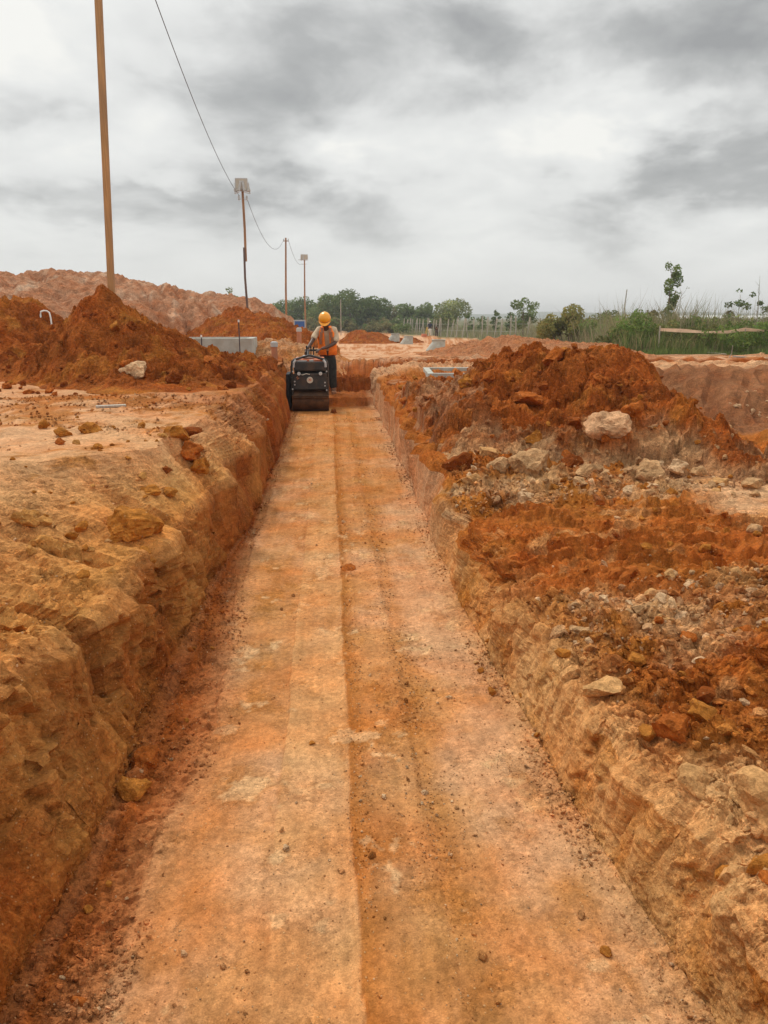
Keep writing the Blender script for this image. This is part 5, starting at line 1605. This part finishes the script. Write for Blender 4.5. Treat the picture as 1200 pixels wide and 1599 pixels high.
def hand(wrist, direction, side):
    """Palm with four curled fingers and a thumb, closed on a lever."""
    w = Vector(wrist); d = Vector(direction).normalized()
    sx = Vector((0, 0, 1)).cross(d).normalized() * side
    up = d.cross(sx).normalized() * side
    if up.z < 0: up = -up
    js = [(*w, .024, .018), (*(w + d * .05), .034, .017), (*(w + d * .085), .036, .016)]
    bs = [(0, 1), (1, 2)]
    for k, ln in enumerate((.030, .034, .031, .024)):
        base = w + d * .085 + sx * (.027 - .018 * k)
        p1 = base + d * ln - up * .010
        p2 = p1 + d * ln * .4 - up * ln * .75
        p3 = p2 - d * ln * .45 - up * ln * .45
        i0 = len(js)
        js += [(*base, .0095, .0095), (*p1, .009, .009), (*p2, .0082, .0082), (*p3, .007, .007)]
        bs += [(2, i0), (i0, i0 + 1), (i0 + 1, i0 + 2), (i0 + 2, i0 + 3)]
    i0 = len(js)
    b0 = w + d * .03 + sx * .026
    js += [(*b0, .012, .012), (*(b0 + sx * .022 + d * .020 - up * .008), .010, .010), (*(b0 + sx * .018 + d * .045 - up * .028), .0085, .0085)]
    bs += [(1, i0), (i0, i0 + 1), (i0 + 1, i0 + 2)]
    return skin_mesh('hand', js, bs, M_SKIN, pe, 1)


hand((-.355, -.375, 1.09), (-.20, -.55, -.75), 1)
hand((-.095, -.355, 1.085), (-.62, -.62, -.25), -1)
for x, y in ((-.085, .0), (.13, .02)):
    b = MB(); b.box((x, y, zf + .045), (.095, .27, .07), (0, 0, 0), .03); b.box((x, y + .075, zf + .10), (.085, .11, .10), (0, 0, 0), .03)
    b.build('boot', M_BOOT, pe, True)

# ---------------------------------------------------------------- far figures
p2 = empty('person', (11.35, 88, -.62))
tag(p2, 'distant surveyor in a navy shirt and off-white trousers before the fence', 'person')
Z0 = .05
J2 = [(0, 0, .92, .13, .10), (0, 0, 1.2, .15, .10), (0, 0, 1.42, .08, .07), (0, -.02, 1.5, .05, .05), (0, -.03, 1.62, .075, .085), (-.18, 0, 1.38, .05, .05), (-.24, -.05, 1.12, .04, .04), (-.16, -.22, 1.0, .03, .03), (.18, 0, 1.38, .05, .05), (.25, -.03, 1.12, .04, .04), (.20, -.15, .95, .03, .03),
      (-.09, 0, .84, .09, .09), (-.10, -.02, .46, .06, .06), (-.11, 0, .08, .04, .05), (.09, 0, .84, .09, .09), (.10, -.02, .46, .06, .06), (.11, 0, .08, .04, .05)]
skin_mesh('body', J2, [(0, 1), (1, 2), (2, 3), (3, 4), (2, 5), (5, 6), (6, 7), (2, 8), (8, 9), (9, 10), (0, 11), (11, 12), (12, 13), (0, 14), (14, 15), (15, 16)], M_SKIN, p2, 1)
skin_mesh('shirt', [(0, 0, .95, .15, .12), (0, 0, 1.2, .17, .125), (0, 0, 1.42, .11, .09), (-.18, 0, 1.38, .075, .07), (-.245, -.04, 1.14, .06, .06), (.18, 0, 1.38, .075, .07), (.25, -.03, 1.14, .06, .06)],
          [(0, 1), (1, 2), (2, 3), (3, 4), (2, 5), (5, 6)], M_NAVY, p2, 1)
skin_mesh('trousers', [(0, 0, .96, .15, .12), (0, 0, .88, .15, .12), (-.09, 0, .78, .11, .11), (-.10, -.02, .46, .09, .09), (-.11, 0, .10, .08, .08), (.09, 0, .78, .11, .11), (.10, -.02, .46, .09, .09), (.11, 0, .10, .08, .08)],
          [(0, 1), (1, 2), (2, 3), (3, 4), (1, 5), (5, 6), (6, 7)], M_PANTW, p2, 1)
b = MB(); b.cyl((0, -.03, 1.66), (0, -.03, 1.74), .11, .085, 18); b.cyl((0, -.06, 1.655), (0, -.06, 1.67), .13, .12, 18)
b.build('cap', M_WHITE, p2, True)
t = empty('tripod', (10.85, 86.6, -.66)); tag(t, 'yellow surveying tripod standing left of the distant surveyor', 'tripod')
for k in range(3):
    a = k * 2.094 + .3
    MB().tube([(.42 * math.cos(a), .42 * math.sin(a), 0), (.04 * math.cos(a), .04 * math.sin(a), 1.05)], [.028, .025], 6).build('leg', M_YELLOW, t)
MB().cyl((0, 0, 1.03), (0, 0, 1.10), .09, .08, 12).build('head', M_YELLOW, t)
o = MB().box((0, 0, .2), (.55, .35, .4), (0, 0, .3), .04).build('crate', M_ORANGE, None, False, (10.4, 85.5, -.62)); tag(o, 'orange crate on the ground left of the yellow tripod', 'crate')
p3 = empty('person', (12.05, 87.5, -.62))
tag(p3, 'distant worker in beige clothes bending beside the surveyor', 'person')
skin_mesh('body', [(0, .1, .85, .12, .1), (-.08, -.15, 1.05, .13, .1), (-.12, -.38, 1.12, .08, .07), (-.14, -.52, 1.12, .075, .085), (-.2, -.35, .95, .05, .05), (-.22, -.4, .6, .035, .035), (.05, -.35, .95, .05, .05), (.06, -.4, .6, .035, .035), (-.09, .1, .75, .09, .09), (-.1, .02, .4, .06, .06), (-.1, .1, .08, .05, .05), (.09, .1, .75, .09, .09), (.1, .02, .4, .06, .06), (.1, .1, .08, .05, .05)],
          [(0, 1), (1, 2), (2, 3), (2, 4), (4, 5), (2, 6), (6, 7), (0, 8), (8, 9), (9, 10), (0, 11), (11, 12), (12, 13)], M_SKIN, p3, 1)
skin_mesh('shirt', [(0, .12, .85, .15, .13), (-.08, -.15, 1.07, .16, .13), (-.12, -.36, 1.13, .11, .09), (-.2, -.35, .97, .07, .07), (.05, -.35, .97, .07, .07)], [(0, 1), (1, 2), (2, 3), (2, 4)], mat('beige cloth', (.42, .30, .18), .9), p3, 1)
skin_mesh('trousers', [(0, .12, .88, .15, .13), (0, .12, .80, .15, .13), (-.09, .1, .7, .11, .11), (-.1, .02, .4, .09, .09), (-.1, .1, .1, .08, .08), (.09, .1, .7, .11, .11), (.1, .02, .4, .09, .09), (.1, .1, .1, .08, .08)],
          [(0, 1), (1, 2), (2, 3), (3, 4), (1, 5), (5, 6), (6, 7)], mat('brown cloth', (.10, .06, .04), .9), p3, 1)

# ---------------------------------------------------------------- fence of leaning posts
fe = empty('post_fence', (14, 76, -.4))
tag(fe, 'long fence of grey leaning wooden posts across the far right', 'fence')
line_ = [(24.5, 52), (17.2, 62), (12.6, 88), (11.4, 112), (10.6, 134)]
r = random.Random(3)
posts = []
for a, c in zip(line_[:-1], line_[1:]):
    n = int(math.hypot(c[0] - a[0], c[1] - a[1]) / 1.75)
    for i in range(n):
        q = (i + r.uniform(-.2, .2)) / n
        posts.append((a[0] + (c[0] - a[0]) * q, a[1] + (c[1] - a[1]) * q))
tops = []
post_meshes = []
for k in range(4):
    b = MB(); b.tube([(0, 0, -.6), (.01 * k, 0, .9), (.03 - .02 * k, .01, 1.85 + .08 * k)], [.070, .064, .056], 7)
    o = b.build('post', M_GREYWOOD, fe, True)
    post_meshes.append(o.data); bpy.data.objects.remove(o)
for i, (x, y) in enumerate(posts):
    z = float(ground_z(x, y))
    o = link('post', post_meshes[i % 4], fe, (x - 14, y - 76, z + .4), (r.uniform(-.04, .04), r.gauss(.05, .06), r.uniform(0, 6)))
    if r.random() < .2: o.rotation_euler.y = .16
    o.rotation_euler.z = r.uniform(-.4, .4)
    tops.append(Vector((x - 14, y - 76, z + .4)))
for hz in (.7, 1.35):
    b = MB(); b.tube([p + Vector((.03, 0, hz)) for p in tops], .007, 4); b.build('wire', M_STEEL, fe)

# ---------------------------------------------------------------- barrier tape and litter at the field edge
t = empty('barrier_tape', (10.58, 24.6, .55)); tag(t, 'pale barrier tape stretched low in front of the weeds', 'barrier tape')
MB().tube([(0, 0, -.2), (.0, 0, .78)], .022, 8).build('stake', M_GREYWOOD, t, True)
pts = [(0, 0, .66), (.7, .05, .63), (1.6, .1, .575), (2.3, .1, .58), (2.9, .15, .66), (3.6, .3, .61), (4.6, .6, .63), (6.5, 1.2, .6)]
bm = bmesh.new(); pr = []
for i, p in enumerate(pts):
    hgt = .045 + .015 * math.sin(i * 2.1)
    pr.append((bm.verts.new((p[0], p[1], p[2] - hgt)), bm.verts.new((p[0] + .01, p[1] + .02 * math.sin(i), p[2] + hgt))))
for i in range(len(pr) - 1): bm.faces.new((pr[i][0], pr[i + 1][0], pr[i + 1][1], pr[i][1]))
me = bpy.data.meshes.new('strip'); bm.to_mesh(me); bm.free(); me.materials.append(M_TAPE)
o = link('strip', me, t); s = o.modifiers.new('thick', 'SOLIDIFY'); s.thickness = .004
MB().tube([(2.9, .15, -.2), (2.92, .15, .68)], .02, 8).build('stake', M_GREYWOOD, t, True)
for a, c, lab in (((10.1, 25.0), (11.2, 25.2), 'short pale stick lying at the edge of the weeds'), ((11.5, 25.2), (12.5, 23.9), 'long pale stick slanting from the weeds onto the track')):
    za, zb = float(ground_z(*a)) + .12, float(ground_z(*c)) + .06
    o = MB().tube([(a[0], a[1], za), ((a[0] + c[0]) / 2, (a[1] + c[1]) / 2, (za + zb) / 2 + .03), (c[0], c[1], zb)], [.02, .022, .016], 7).build('stick', M_GREYWOOD, None, True)
    tag(o, lab, 'stick')
stone('stone', 'white stone at the edge of the green weeds far right', 'stone', 12.9, 22.6, .22, 'cream', 'clod', 2, sink=.2)
o = MB().tube([(9.05, 17.2, .66), (9.12, 17.2, .8), (9.1, 17.15, .98)], [.012, .01, .007], 6).build('stick', M_GREYWOOD, None, True); tag(o, 'small bare twig standing on the sandy track at the far right', 'stick')
o = MB().tube([(9.1, 17.1, .74), (9.9, 17.0, .70)], [.018, .012], 6).build('stick', M_GREYWOOD, None, True); tag(o, 'brown stick lying on the sandy track beside the bare twig', 'stick')
# thin plank-like litter on the left flat
o = MB().box((0, 0, .012), (.26, .05, .02), (.05, 0, .4), .004).build('scrap', M_GREYWOOD, None, False, (-1.98, 7.15, 0)); o.location.z = top(-1.98, 7.15); tag(o, 'grey strip of scrap lying on the left flat before the mound', 'scrap')


# ---------------------------------------------------------------- plants
def leaves(centers, radii, n, size, colr, r, shell=.55, droop=0.0, var=.35):
    """n small leaf quads through a set of ellipsoid clumps; returns verts, faces, colours."""
    k = r.choice(len(centers), n, p=np.array([a[0] * a[1] * a[2] for a in radii]) / sum(a[0] * a[1] * a[2] for a in radii))
    C = np.array(centers)[k]; Rr = np.array(radii)[k]
    d = r.normal(size=(n, 3)); d /= np.linalg.norm(d, axis=1, keepdims=True)
    q = r.uniform(0, 1, n) ** (1 / 3.)
    q = np.where(r.uniform(size=n) < shell, .75 + .3 * r.uniform(size=n), q)
    P = C + d * Rr * q[:, None]
    u = r.normal(size=(n, 3)); u[:, 2] -= droop; u /= np.linalg.norm(u, axis=1, keepdims=True)
    w = np.cross(u, r.normal(size=(n, 3))); w /= np.linalg.norm(w, axis=1, keepdims=True) + 1e-9
    s = size * r.uniform(.6, 1.3, n)
    a = u * s[:, None]; b_ = w * (s * .5)[:, None]
    V = np.stack([P - a, P + b_, P + a, P - b_], 1).reshape(-1, 3)
    F = np.arange(n * 4).reshape(n, 4)
    clump = r.uniform(1 - var, 1 + var, len(centers))[k]
    hue = r.normal(0, .10, n)
    c = np.array(colr)[None] * (clump * r.uniform(.75, 1.25, n))[:, None]
    c[:, 0] *= 1 + hue
    return V, F, np.repeat(np.clip(c, .005, .8), 4, 0)


def plant(name, label, cat, group, x, y, h, w, colr, seed, kind='tree', n=1500, leaf=.12, trunk=.10, bark=None):
    r = np.random.RandomState(seed)
    z = float(ground_z(x, y)) - .05
    t = empty(name, (x, y, z)); tag(t, label, cat, group)
    cen, rad = [], []
    limbs = []
    if kind == 'tree':
        ch = h * .80
        m = r.randint(14, 20)
        for i in range(m):
            a = r.uniform(0, 6.28); q = math.sqrt(r.uniform(0, 1)) * w * .40
            zz = h - ch * r.uniform(.14, .92)
            k = math.sqrt(max(.2, 1 - ((zz - (h - ch * .42)) / (ch * .62)) ** 2))
            cen.append((q * k * math.cos(a), q * k * math.sin(a), zz)); s = w * r.uniform(.12, .22)
            rad.append((s, s, s * r.uniform(.6, .85)))
        cen.append((r.normal(0, .05 * w), 0, h - w * .12)); rad.append((w * .15, w * .15, w * .12))
        b = MB(); b.tube([(0, 0, -.2), (.02 * h, 0, h * .35), (0, .02 * h, h * .75)], [trunk, trunk * .75, trunk * .3], 7)
        for c in cen[::2]:
            b.tube([(0, 0, h * .3), (c[0] * .5, c[1] * .5, (h * .35 + c[2]) / 2), c], [trunk * .45, trunk * .3, trunk * .1], 5)
    elif kind == 'bush':
        m = r.randint(12, 18)
        for i in range(m):
            a = r.uniform(0, 6.28); q = math.sqrt(r.uniform(0, 1)) * w * .42
            top_ = h * (1 - .55 * (q / (w * .5)) ** 2) * r.uniform(.55, 1)
            s = w * r.uniform(.10, .18)
            cen.append((q * math.cos(a), q * math.sin(a), max(s * .7, top_ - s * .6))); rad.append((s, s, s * r.uniform(.7, 1.0)))
        b = MB()
        for c in cen[::2]:
            b.tube([(c[0] * .15, c[1] * .15, -.1), (c[0] * .6, c[1] * .6, c[2] * .6), (c[0], c[1], c[2] + rad[0][2])], [trunk * .4, trunk * .25, trunk * .06], 5)
    elif kind == 'sapling':
        lean = r.uniform(-.05, .06)
        b = MB(); pts = [(0, 0, -.2)] + [(lean * h * q + .02 * math.sin(9 * q), .01 * math.cos(7 * q), h * q) for q in (.25, .5, .75, 1.0)]
        b.tube(pts, [trunk, trunk * .8, trunk * .6, trunk * .4, trunk * .1], 6)
        for i in range(13):
            q = .30 + .70 * i / 12
            a = r.uniform(0, 6.28); rr = w * .5 * r.uniform(.3, 1.0) * (1.15 - .55 * q)
            c = (lean * h * q + rr * math.cos(a), rr * math.sin(a), h * q + .05)
            b.tube([(lean * h * (q - .08), 0, h * (q - .08)), c], [trunk * .3, trunk * .1], 4)
            s = w * r.uniform(.13, .22); cen.append(c); rad.append((s, s, s * 1.3))
    elif kind == 'sparse':
        lean = r.uniform(-.08, .08)
        b = MB(); b.tube([(0, 0, -.2), (lean * h * .5 + .03, 0, h * .5), (lean * h, 0, h)], [trunk, trunk * .7, trunk * .15], 6)
        for i in range(7):
            q = r.uniform(.35, .95); a = r.uniform(0, 6.28); rr = w * r.uniform(.2, .55)
            c = (lean * h * q + rr * math.cos(a), rr * math.sin(a), h * q + rr * .8)
            b.tube([(lean * h * q, 0, h * q - .05), c], [trunk * .35, trunk * .08], 4)
            if i % 2 == 0 or n > 200:
                s = w * r.uniform(.10, .2); cen.append(c); rad.append((s, s, s * .8))
    b.build('trunk', bark or M_BARK, t, True)
    if cen and n:
        V, F, C = leaves(cen, rad, n, leaf, colr, r)
        me = mesh_np('crown', V, F, M_LEAF, False, C)
        link('crown', me, t)
    return t


G_DARK = (.15, .195, .070); G_MID = (.19, .24, .08); G_LIGHT = (.27, .29, .105); G_OLIVE = (.21, .195, .085); G_DRY = (.26, .20, .12)
g_ = 'trees along the far skyline'
for i, (x, y, tp, w, c) in enumerate([(-12.5, 152, 4.6, 5, G_DARK), (-9.9, 150, 4.6, 4.6, G_MID), (-6.8, 150, 5.0, 5.4, G_DARK), (-3.2, 150, 4.9, 5.0, G_DARK), (.2, 142, 5.1, 6.2, G_DARK), (6.0, 143, 4.6, 5, G_DARK)]):
    plant('tree', ['leftmost dark tree, half hidden by the stockpile on the skyline', 'dark tree just left of the bare thin pole', 'dark tree between the bare thin pole and the farther floodlight pole', 'dark tree just right of the farther floodlight pole', 'dark tree directly behind the yellow helmet', 'lower dark tree between the tallest ones on the skyline'][i], 'tree', g_, x, y, tp + .1 + .25 * (i % 3), w * 1.6, c, 200 + i, n=3300, leaf=.21, trunk=.16)
plant('tree', 'tallest broad dark tree on the skyline right of the helmet', 'tree', None, 3.6, 135, 6.5, 10.5, G_DARK, 220, n=5200, leaf=.24, trunk=.22)
plant('tree', 'rounded tree with ragged right edge beside the tallest skyline tree', 'tree', None, 7.4, 137, 5.9, 8.4, G_DARK, 221, n=4200, leaf=.22, trunk=.18)
plant('tree', 'thin-leaved open tree at the right end of the dark tree group', 'tree', None, 10.3, 139, 4.6, 4.6, G_OLIVE, 222, n=1100, leaf=.2, trunk=.10)
plant('tree', 'wide mid green tree left of the pale green dome tree', 'tree', None, 15.2, 148, 4.5, 8.4, G_MID, 223, n=3800, leaf=.22, trunk=.16)
plant('tree', 'low green tree with a spiky top beside the pale dome tree', 'tree', None, 18.4, 146, 4.6, 5.6, G_MID, 224, n=2400, leaf=.22, trunk=.14)
plant('tree', 'smooth pale green dome shaped tree behind the fence posts', 'tree', None, 17.9, 120, 4.5, 7.6, G_LIGHT, 225, n=5500, leaf=.16, trunk=.16)
plant('tree', 'small round green tree standing alone above the fence', 'tree', None, 17.9, 72, 3.75, 2.7, G_MID, 226, n=2200, leaf=.10, trunk=.07)
for i, (x, y, tp, w) in enumerate([(17.9, 100, 2.1, 1.6), (19.2, 90, 2.35, 1.2), (21.3, 92, 2.25, 1.5), (19.6, 100, 1.8, 1.8), (23.4, 96, 1.8, 2.0)]):
    plant('tree', 'small dark sapling tree beyond the fence', 'tree', 'saplings beyond the fence', x, y, tp + .6, w, G_DARK, 230 + i, n=420, leaf=.13, trunk=.05)
plant('tree', 'round treetop showing above the pale stockpile on the left', 'tree', None, -9.1, 75, 4.75, 2.3, G_MID, 240, n=1500, leaf=.11, trunk=.09)
plant('bush', 'large dark olive bush standing right behind the red ridge', 'bush', None, 12.9, 42, 2.15, 3.6, (.24, .22, .07), 241, 'bush', 5200, .085, .10)
plant('bush', 'rounded green bush left of the leaning thin mast', 'bush', None, 20.1, 56, 2.5, 2.4, G_MID, 242, 'bush', 2200, .09, .08)
plant('bush', 'reddish tipped shrub at the left of the tall sapling', 'bush', None, 21.6, 52, 2.45, 1.3, (.14, .11, .06), 243, 'bush', 1100, .08, .06)
plant('tree', 'tall slender leafy sapling standing above the weeds', 'tree', None, 18.5, 42, 4.25, 1.25, G_MID, 244, 'sapling', 1500, .085, .055)
plant('tree', 'bare leaning sapling with few leaves right of the tall sapling', 'tree', None, 18.0, 40, 2.95, .9, G_OLIVE, 245, 'sparse', 60, .06, .035, M_PALEBARK)
plant('bush', 'brownish seeding shrub in the middle of the right field', 'bush', None, 22.8, 46, 2.15, 2.1, (.20, .16, .075), 246, 'bush', 1500, .08, .07)
plant('bush', 'brownish seeding shrub farther right in the field', 'bush', None, 24.1, 46, 2.15, 1.4, (.17, .14, .065), 247, 'bush', 1000, .08, .06)
plant('tree', 'sparse sapling with leaf tufts left of the bare stem', 'tree', None, 23.4, 44, 2.9, 1.3, G_DARK, 248, 'sparse', 330, .085, .03, M_PALEBARK)
plant('tree', 'sparse sapling with leaf tufts at the right border', 'tree', None, 24.2, 42, 3.1, 1.1, G_DARK, 249, 'sparse', 380, .085, .03, M_PALEBARK)
plant('tree', 'tall bare grey stem without leaves at the far right', 'tree', None, 23.0, 41, 3.75, .5, G_DARK, 250, 'sparse', 0, .08, .035, M_PALEBARK)
o = MB().tube([(0, 0, -.4), (.12, 0, 2.0), (.26, 0, 4.35)], [.075, .06, .045], 7).build('mast', M_GREYWOOD, None, True, (26.5, 70, -.4)); tag(o, 'thin leaning grey mast rising above the right field', 'mast')
# low green shrubs at the near edge of the field
r = random.Random(21)
for i in range(44):
    y = r.uniform(24.7, 32)
    x0 = np.interp(y, [24.5, 40], [9.3, 11.8])
    x = x0 + .3 + (i / 44) * 9.5 + r.uniform(-.3, .3)
    plant('shrub', ('leafy green shrub, %s row of the weeds, %s part of field edge' % ('front' if y < 26.5 else ('middle' if y < 29 else 'back'), 'left' if i < 15 else ('central' if i < 30 else 'right'))), 'shrub', 'low shrubs at the field edge', x, y, r.uniform(.55, 1.55), r.uniform(1.0, 2.4),
          random.Random(i).choice([(.14, .20, .05), (.17, .23, .06), (.22, .24, .08), (.20, .20, .075), (.12, .18, .05)]), 300 + i, 'bush', 950, .058, .03)
for i in range(46):
    y = r.uniform(34, 60); x = np.interp(y, [40, 62], [13.2, 17.5]) + r.uniform(0, 14)
    plant('shrub', '%s shrub in the %s half of the dry far field' % (['low', 'round', 'scrubby', 'ragged'][i % 4], 'nearer' if y < 47 else 'farther'), 'shrub', 'scrub in the far field', x, y, r.uniform(1.2, 2.1), r.uniform(1.6, 3.6), r.choice([G_OLIVE, G_MID, G_MID, G_LIGHT, G_OLIVE]), 340 + i, 'bush', 900, .085, .04)
for i in range(26):
    y = r.uniform(105, 132); x = np.interp(y, [100, 134], [4, -4]) + r.uniform(0, 16) - (1.5 if y > 120 else 0)
    plant('shrub', 'grey green shrub %s below the skyline trees' % ('nearer' if y < 118 else 'farther off'), 'shrub', 'scrub below the skyline trees', x, y, r.uniform(1.3, 2.6), r.uniform(2.0, 4.0), r.choice([G_DARK, G_MID, G_OLIVE]), 370 + i, 'bush', 900, .17, .06)


def blades(name, label, n, place, hmin, hmax, width, cols, seed, lean=.25):
    r = np.random.RandomState(seed)
    x, y = place(r, n)
    z = ground_z(x, y) - .03
    h = (hmin + (hmax - hmin) * r.uniform(0, 1, n) ** 1.5) * (.65 + .7 * sstep(-.3, .5, fbm(x * .35, y * .35, 200. + seed, 3)))
    a = r.uniform(0, 6.28, n); w = width * r.uniform(.6, 1.4, n)
    lx, ly = r.normal(0, lean, n) * h, r.normal(0, lean, n) * h
    b0 = np.stack([x - w * np.cos(a), y - w * np.sin(a), z], 1); b1 = np.stack([x + w * np.cos(a), y + w * np.sin(a), z], 1)
    m0 = np.stack([x + lx * .35 - w * .7 * np.cos(a), y + ly * .35 - w * .7 * np.sin(a), z + h * .6], 1); m1 = np.stack([x + lx * .35 + w * .7 * np.cos(a), y + ly * .35 + w * .7 * np.sin(a), z + h * .6], 1)
    tp = np.stack([x + lx, y + ly, z + h], 1)
    V = np.stack([b0, b1, m1, m0, tp], 1).reshape(-1, 3)
    i0 = np.arange(n)[:, None] * 5
    F = np.concatenate([i0 + np.array([[0, 1, 2]]), i0 + np.array([[0, 2, 3]]), i0 + np.array([[3, 2, 4]])])
    k = r.randint(0, len(cols), n)
    c = np.array(cols)[k] * r.uniform(.7, 1.3, (n, 1))
    me = mesh_np(name, V, F, M_LEAF, False, np.repeat(c, 5, 0))
    return tag(link(name, me), label, kind='stuff')


def field_place(y0, y1, span, off=0.0, power=1.6):
    def f(r, n):
        y = y0 + (y1 - y0) * r.uniform(0, 1, n) ** power
        gl = np.interp(y, [24.5, 40, 62, 88, 130, 150], [9.0, 11.8, 14.6, 12.6, 4, -20])
        return gl + off + np.abs(r.normal(0, .3, n)) + span * r.uniform(0, 1, n), y
    return f


blades('green_weeds', 'lush green weeds along the near edge of the field', 22000, field_place(24.4, 34, 13, 0), .15, .70, .014, [(.15, .20, .06), (.19, .23, .07), (.27, .25, .11), (.30, .24, .13), (.13, .17, .06)], 1)
blades('dry_grass', 'tall dry brownish grass filling the field behind the green weeds', 34000, field_place(27.5, 66, 26, .6), .8, 1.75, .014, [(.30, .26, .14), (.34, .28, .17), (.22, .23, .10), (.28, .22, .13)], 2)
blades('dry_stems', 'thin dry weed stems with seed heads standing over the field', 500, field_place(30, 50, 16, 1.0), 1.3, 2.3, .009, [(.36, .29, .21), (.30, .24, .18)], 3, .12)
blades('far_grass', 'pale rough grass on the far flats below the trees', 16000, field_place(60, 150, 40, 0, .8), .4, 1.1, .035, [(.30, .28, .15), (.24, .25, .12), (.32, .26, .16)], 4)
blades('edge_grass', 'short fresh grass creeping onto the sandy track edge', 9000, lambda r, n: (lambda y, x: (x, y))(24.0 + .9 * r.uniform(0, 1, n), 9.3 + 9 * r.uniform(0, 1, n)), .06, .28, .010, [(.18, .25, .07), (.23, .28, .09)], 5)

# ---------------------------------------------------------------- far background
t = empty('long_shed', (122, 240, -1.2)); tag(t, 'long pale low shed roof on the right horizon', 'shed')
MB().box((0, 0, 1.1), (44, 10, 2.2)).build('wall', M_WALL, t)
b = MB(); b.box((0, -2.7, 2.62), (45, 5.9, .12), (R(9), 0, 0)); b.box((0, 2.7, 2.62), (45, 5.9, .12), (R(-9), 0, 0)); b.build('roof', M_ROOF, t)
bm = bmesh.new()
xs = np.linspace(-500, 900, 90)
rows = []
for k, (yy, hh) in enumerate(((1250, -6), (1400, 6.0), (1700, 8.5), (2100, -6))):
    rows.append([bm.verts.new((x, yy + 60 * math.sin(x * .004 + k), hh + (hh > 0) * (2.2 * math.sin(x * .011 + k) + 1.2 * math.sin(x * .031)))) for x in xs])
for a in range(3):
    for i in range(len(xs) - 1): bm.faces.new((rows[a][i], rows[a][i + 1], rows[a + 1][i + 1], rows[a + 1][i]))
me = bpy.data.meshes.new('hills'); bm.to_mesh(me); bm.free(); me.materials.append(mat('wooded hills', (.09, .11, .06), .95, 0, .4, .02))
tag(link('hills', me), 'low distant wooded hills', kind='structure')

# ---------------------------------------------------------------- moist air over the site
hz = MB().box((200, 1050, 10.0), (2600, 2300, 28)).build('haze', SOIL)
hz.data.materials.clear()
hm_ = bpy.data.materials.new('haze')
hm_.use_nodes = True
T = NT(hm_.node_tree)
T.n.clear()
o_ = T.node('ShaderNodeOutputMaterial')
v_ = T.node('ShaderNodeVolumePrincipled')
v_.inputs['Color'].default_value = (.92, .94, .95, 1)
v_.inputs['Density'].default_value = .0007
T.l.new(v_.outputs[0], o_.inputs['Volume'])
hz.data.materials.append(hm_)
tag(hz, 'thin pale haze of moist air over the whole site', kind='stuff')
